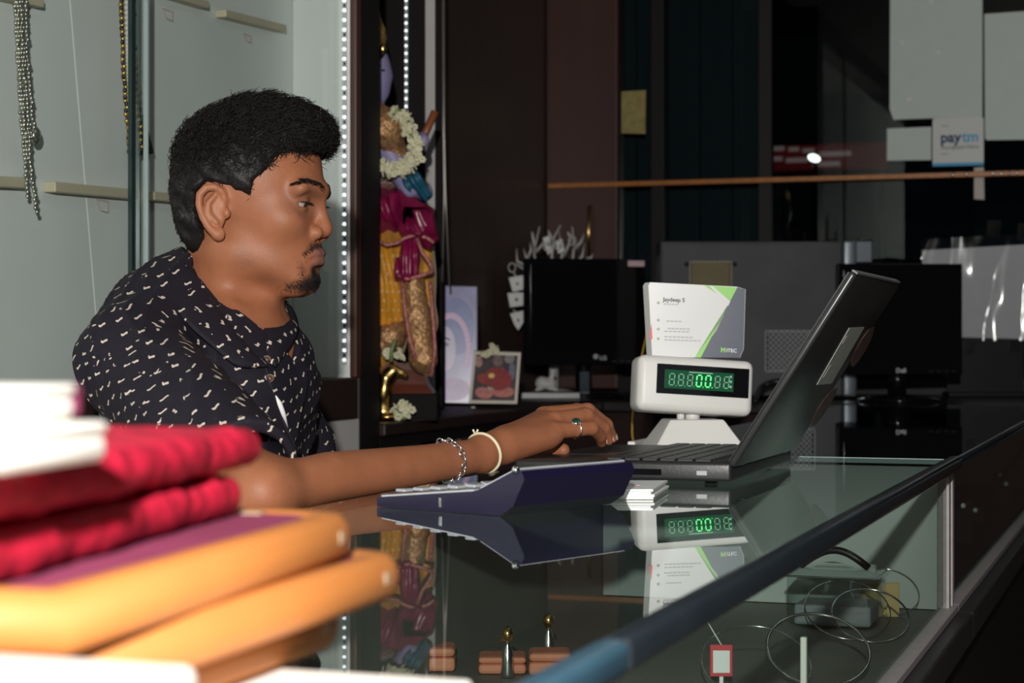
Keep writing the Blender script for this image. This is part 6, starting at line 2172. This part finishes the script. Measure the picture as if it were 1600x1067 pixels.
# --- trousers and shoes (hidden behind the counter) and the stool that carries him
def trousers(P):
    Q = TF.local(P)
    zh = SEAT + 0.10 - CAMZ
    d = s_ell(Q, np.array((-0.01, 0, zh)), (0.13, 0.18, 0.10))
    for s_ in (1, -1):
        hip = np.array((0.0, 0.09 * s_, zh)); kn = np.array((0.20, 0.27 * s_, zh + 0.01)); an = np.array((0.10, 0.25 * s_, 0.10 - CAMZ))
        d = smin(d, s_cap(Q, hip, kn, 0.088, 0.066), 0.04)
        d = smin(d, s_cap(Q, kn, an, 0.064, 0.050), 0.03)
    return d + 0.003 * wob(P, 40)


a_ = TF.cam(np.array((0.1, 0, 0)))
V4, F4 = sdf_mesh(trousers, (a_[0] - 0.42, a_[1] - 0.42, 0.02 - CAMZ), (a_[0] + 0.42, a_[1] + 0.42, SEAT + 0.3 - CAMZ), 0.007)
mk('trousers', cam2world(V4), F4, mat('dark_denim', (0.02, 0.022, 0.035), 0.8, var=0.1), man, smooth=True)
for s_ in (1, -1):
    shf = lambda P: smax(smin(s_ell(TF.local(P), np.array((0.14, 0.25 * s_, 0.045 - CAMZ)), (0.13, 0.045, 0.042)), s_cap(TF.local(P), np.array((0.10, 0.25 * s_, 0.06 - CAMZ)), np.array((0.10, 0.25 * s_, 0.11 - CAMZ)), 0.045, 0.042), 0.03), 0.004 - CAMZ - P[..., 2], 0.002)
    cs = TF.cam(np.array((0.14, 0.25 * s_, 0)))
    V5, F5 = sdf_mesh(shf, (cs[0] - 0.18, cs[1] - 0.18, -0.004 - CAMZ), (cs[0] + 0.18, cs[1] + 0.18, 0.17 - CAMZ), 0.006)
    mk('shoe', cam2world(V5), F5, black_pl, man, smooth=True)
ctr_ = Wc(*TF.cam(np.array((-0.02, 0, 0)))); ctr_.z = 0
stl = root('round_stool', tuple(ctr_), 'round padded stool under the seated man', 'stool')
lathe('seat', [(0.15, SEAT - 0.045), (0.165, SEAT - 0.035), (0.165, SEAT - 0.01), (0.15, SEAT + 0.002)], ctr_, black_pl, stl, 28)
for k_ in range(4):
    an = k_ * math.pi / 2 + 0.6
    tube('leg', [ctr_ + Vector((0.11 * math.cos(an), 0.11 * math.sin(an), SEAT - 0.045)), ctr_ + Vector((0.17 * math.cos(an), 0.17 * math.sin(an), 0.0))], 0.013, chrome, stl, 10)

# --- bracelets and ring
def arm_ring(center, axis, r, tilt=None):
    ax = axis / np.linalg.norm(axis)
    up = np.array((0, 0, 1.0)); e1_ = up - ax * (up @ ax); e1_ /= np.linalg.norm(e1_); e2_ = np.cross(ax, e1_)
    return e1_, e2_


def wrap_ring(px0, py0, px1, py1, n, off):
    """points round the forearm, in the plane seen through two pixels, hugging the skin"""
    ax = (WRI - ELB) / np.linalg.norm(WRI - ELB)
    ts = np.linspace(0, 1.1, 400)
    A = ELB + ts[:, None] * (WRI - ELB)
    pxs = CX + FPX * A[:, 0] / A[:, 1]
    cen = A[np.argmin(np.abs(pxs - (px0 + px1) / 2))]
    e1_ = camc(px0, py0, cen[1]) - camc(px1, py1, cen[1]); e1_ /= np.linalg.norm(e1_)
    e2_ = np.cross(ax, e1_); e2_ /= np.linalg.norm(e2_)
    out = []
    for k_ in range(n):
        a = 2 * math.pi * k_ / n
        dr = e1_ * math.cos(a) + e2_ * math.sin(a)
        rs = np.linspace(0.005, 0.06, 220)
        v = skin_sdf(cen + rs[:, None] * dr)
        i = np.argmax(v > 0)
        out.append(cen + dr * (rs[i] + off))
    return np.array(out)


br_ = wrap_ring(694, 704, 706, 748, 20, 0.0022)
bc_ = tag(root('chain_bracelet', tuple(Wc(*br_.mean(0))), '', ''), 'silver link chain bracelet on the wrist', 'bracelet')
del bc_['category']; del bc_['label']
bc_.parent = man; bc_.location = Wc(*br_.mean(0)) - man.location
for k_ in range(20):
    p, q = br_[k_], br_[(k_ + 1) % 20]
    c_ = (p + q) / 2; t = (q - p); ln = np.linalg.norm(t); t /= ln
    out_ = c_ - br_.mean(0); out_ -= t * (out_ @ t); out_ /= np.linalg.norm(out_)
    sdv = np.cross(t, out_)
    w2 = sdv if k_ % 2 == 0 else (sdv * 0.35 + out_ * 0.94)
    pts = [Wc(*(c_ + t * ln * 0.68 * math.cos(a) + w2 * 0.0042 * math.sin(a))) for a in [2 * math.pi * m_ / 12 for m_ in range(12)]]
    tube('link', pts, 0.00105, silver, bc_, 6, True)
th_ = wrap_ring(746, 690, 766, 736, 40, 0.0008)
tube('thread_bracelet', [Wc(*p) for p in th_], 0.0021, mat('cream_thread', (0.66, 0.58, 0.40), 0.7), man, 6, True)
kp = th_[0]
for s_ in (-0.003, 0.003):
    tube('thread_knot', [Wc(*(kp + np.array((s_ * 0.3, 0, 0.001)))), Wc(*(kp + np.array((s_, -0.001, 0.006))))], 0.0013, MATS['cream_thread'], man, 6)
# ring on the little finger
rc_ = pinky[0] * 0.42 + pinky[1] * 0.58; rd = pinky[1] - pinky[0]; rd /= np.linalg.norm(rd)
e1_, e2_ = arm_ring(rc_, rd, 0)
rb_ = tube('finger_ring', [Wc(*(rc_ + (e1_ * math.cos(a) + e2_ * math.sin(a)) * 0.0108)) for a in [2 * math.pi * k_ / 24 for k_ in range(24)]], 0.0014, silver, man, 8, True)
st_d = e1_ * 0.80 + np.array((0, -1, 0)) * 0.6; st_d /= np.linalg.norm(st_d)
sc_c = rc_ + st_d * 0.0118
sv = Vector(Wc(*(sc_c + st_d)) - Wc(*sc_c)).normalized(); s1 = sv.cross(UZ).normalized(); s2 = s1.cross(sv)
lathe('setting', [(0.0048, -0.001), (0.0058, 0.0012), (0.0052, 0.0024), (0.0044, 0.002)], Wc(*sc_c), silver, rb_, 16, axes=(s1, s2, sv))
ell('green_stone', Wc(*(sc_c + st_d * 0.0018)), (0.0044, 0.0044, 0.0018), mat('green_stone', (0.004, 0.05, 0.025), 0.1), rb_, axes=(s1, s2, sv))
# finger nails
nail_m = mat('finger_nail', (0.50, 0.30, 0.22), 0.25)
for f_ in (pinky, ring_f, mid_f, ind_f):
    tv = f_[3] - f_[2]; tv /= np.linalg.norm(tv)
    dv3 = np.array((0.75, -0.35, 0.35)); dv3 -= tv * (dv3 @ tv); dv3 /= np.linalg.norm(dv3)
    c_ = f_[3] + dv3 * 0.0064
    wv = Vector(Wc(*(c_ + tv)) - Wc(*c_)); nv2 = Vector(Wc(*(c_ + dv3)) - Wc(*c_)); uv2 = wv.cross(nv2)
    ell('fingernail', Wc(*c_), (0.0058, 0.0046, 0.0014), nail_m, man, axes=(wv, uv2, nv2), seg=10, rings=6)
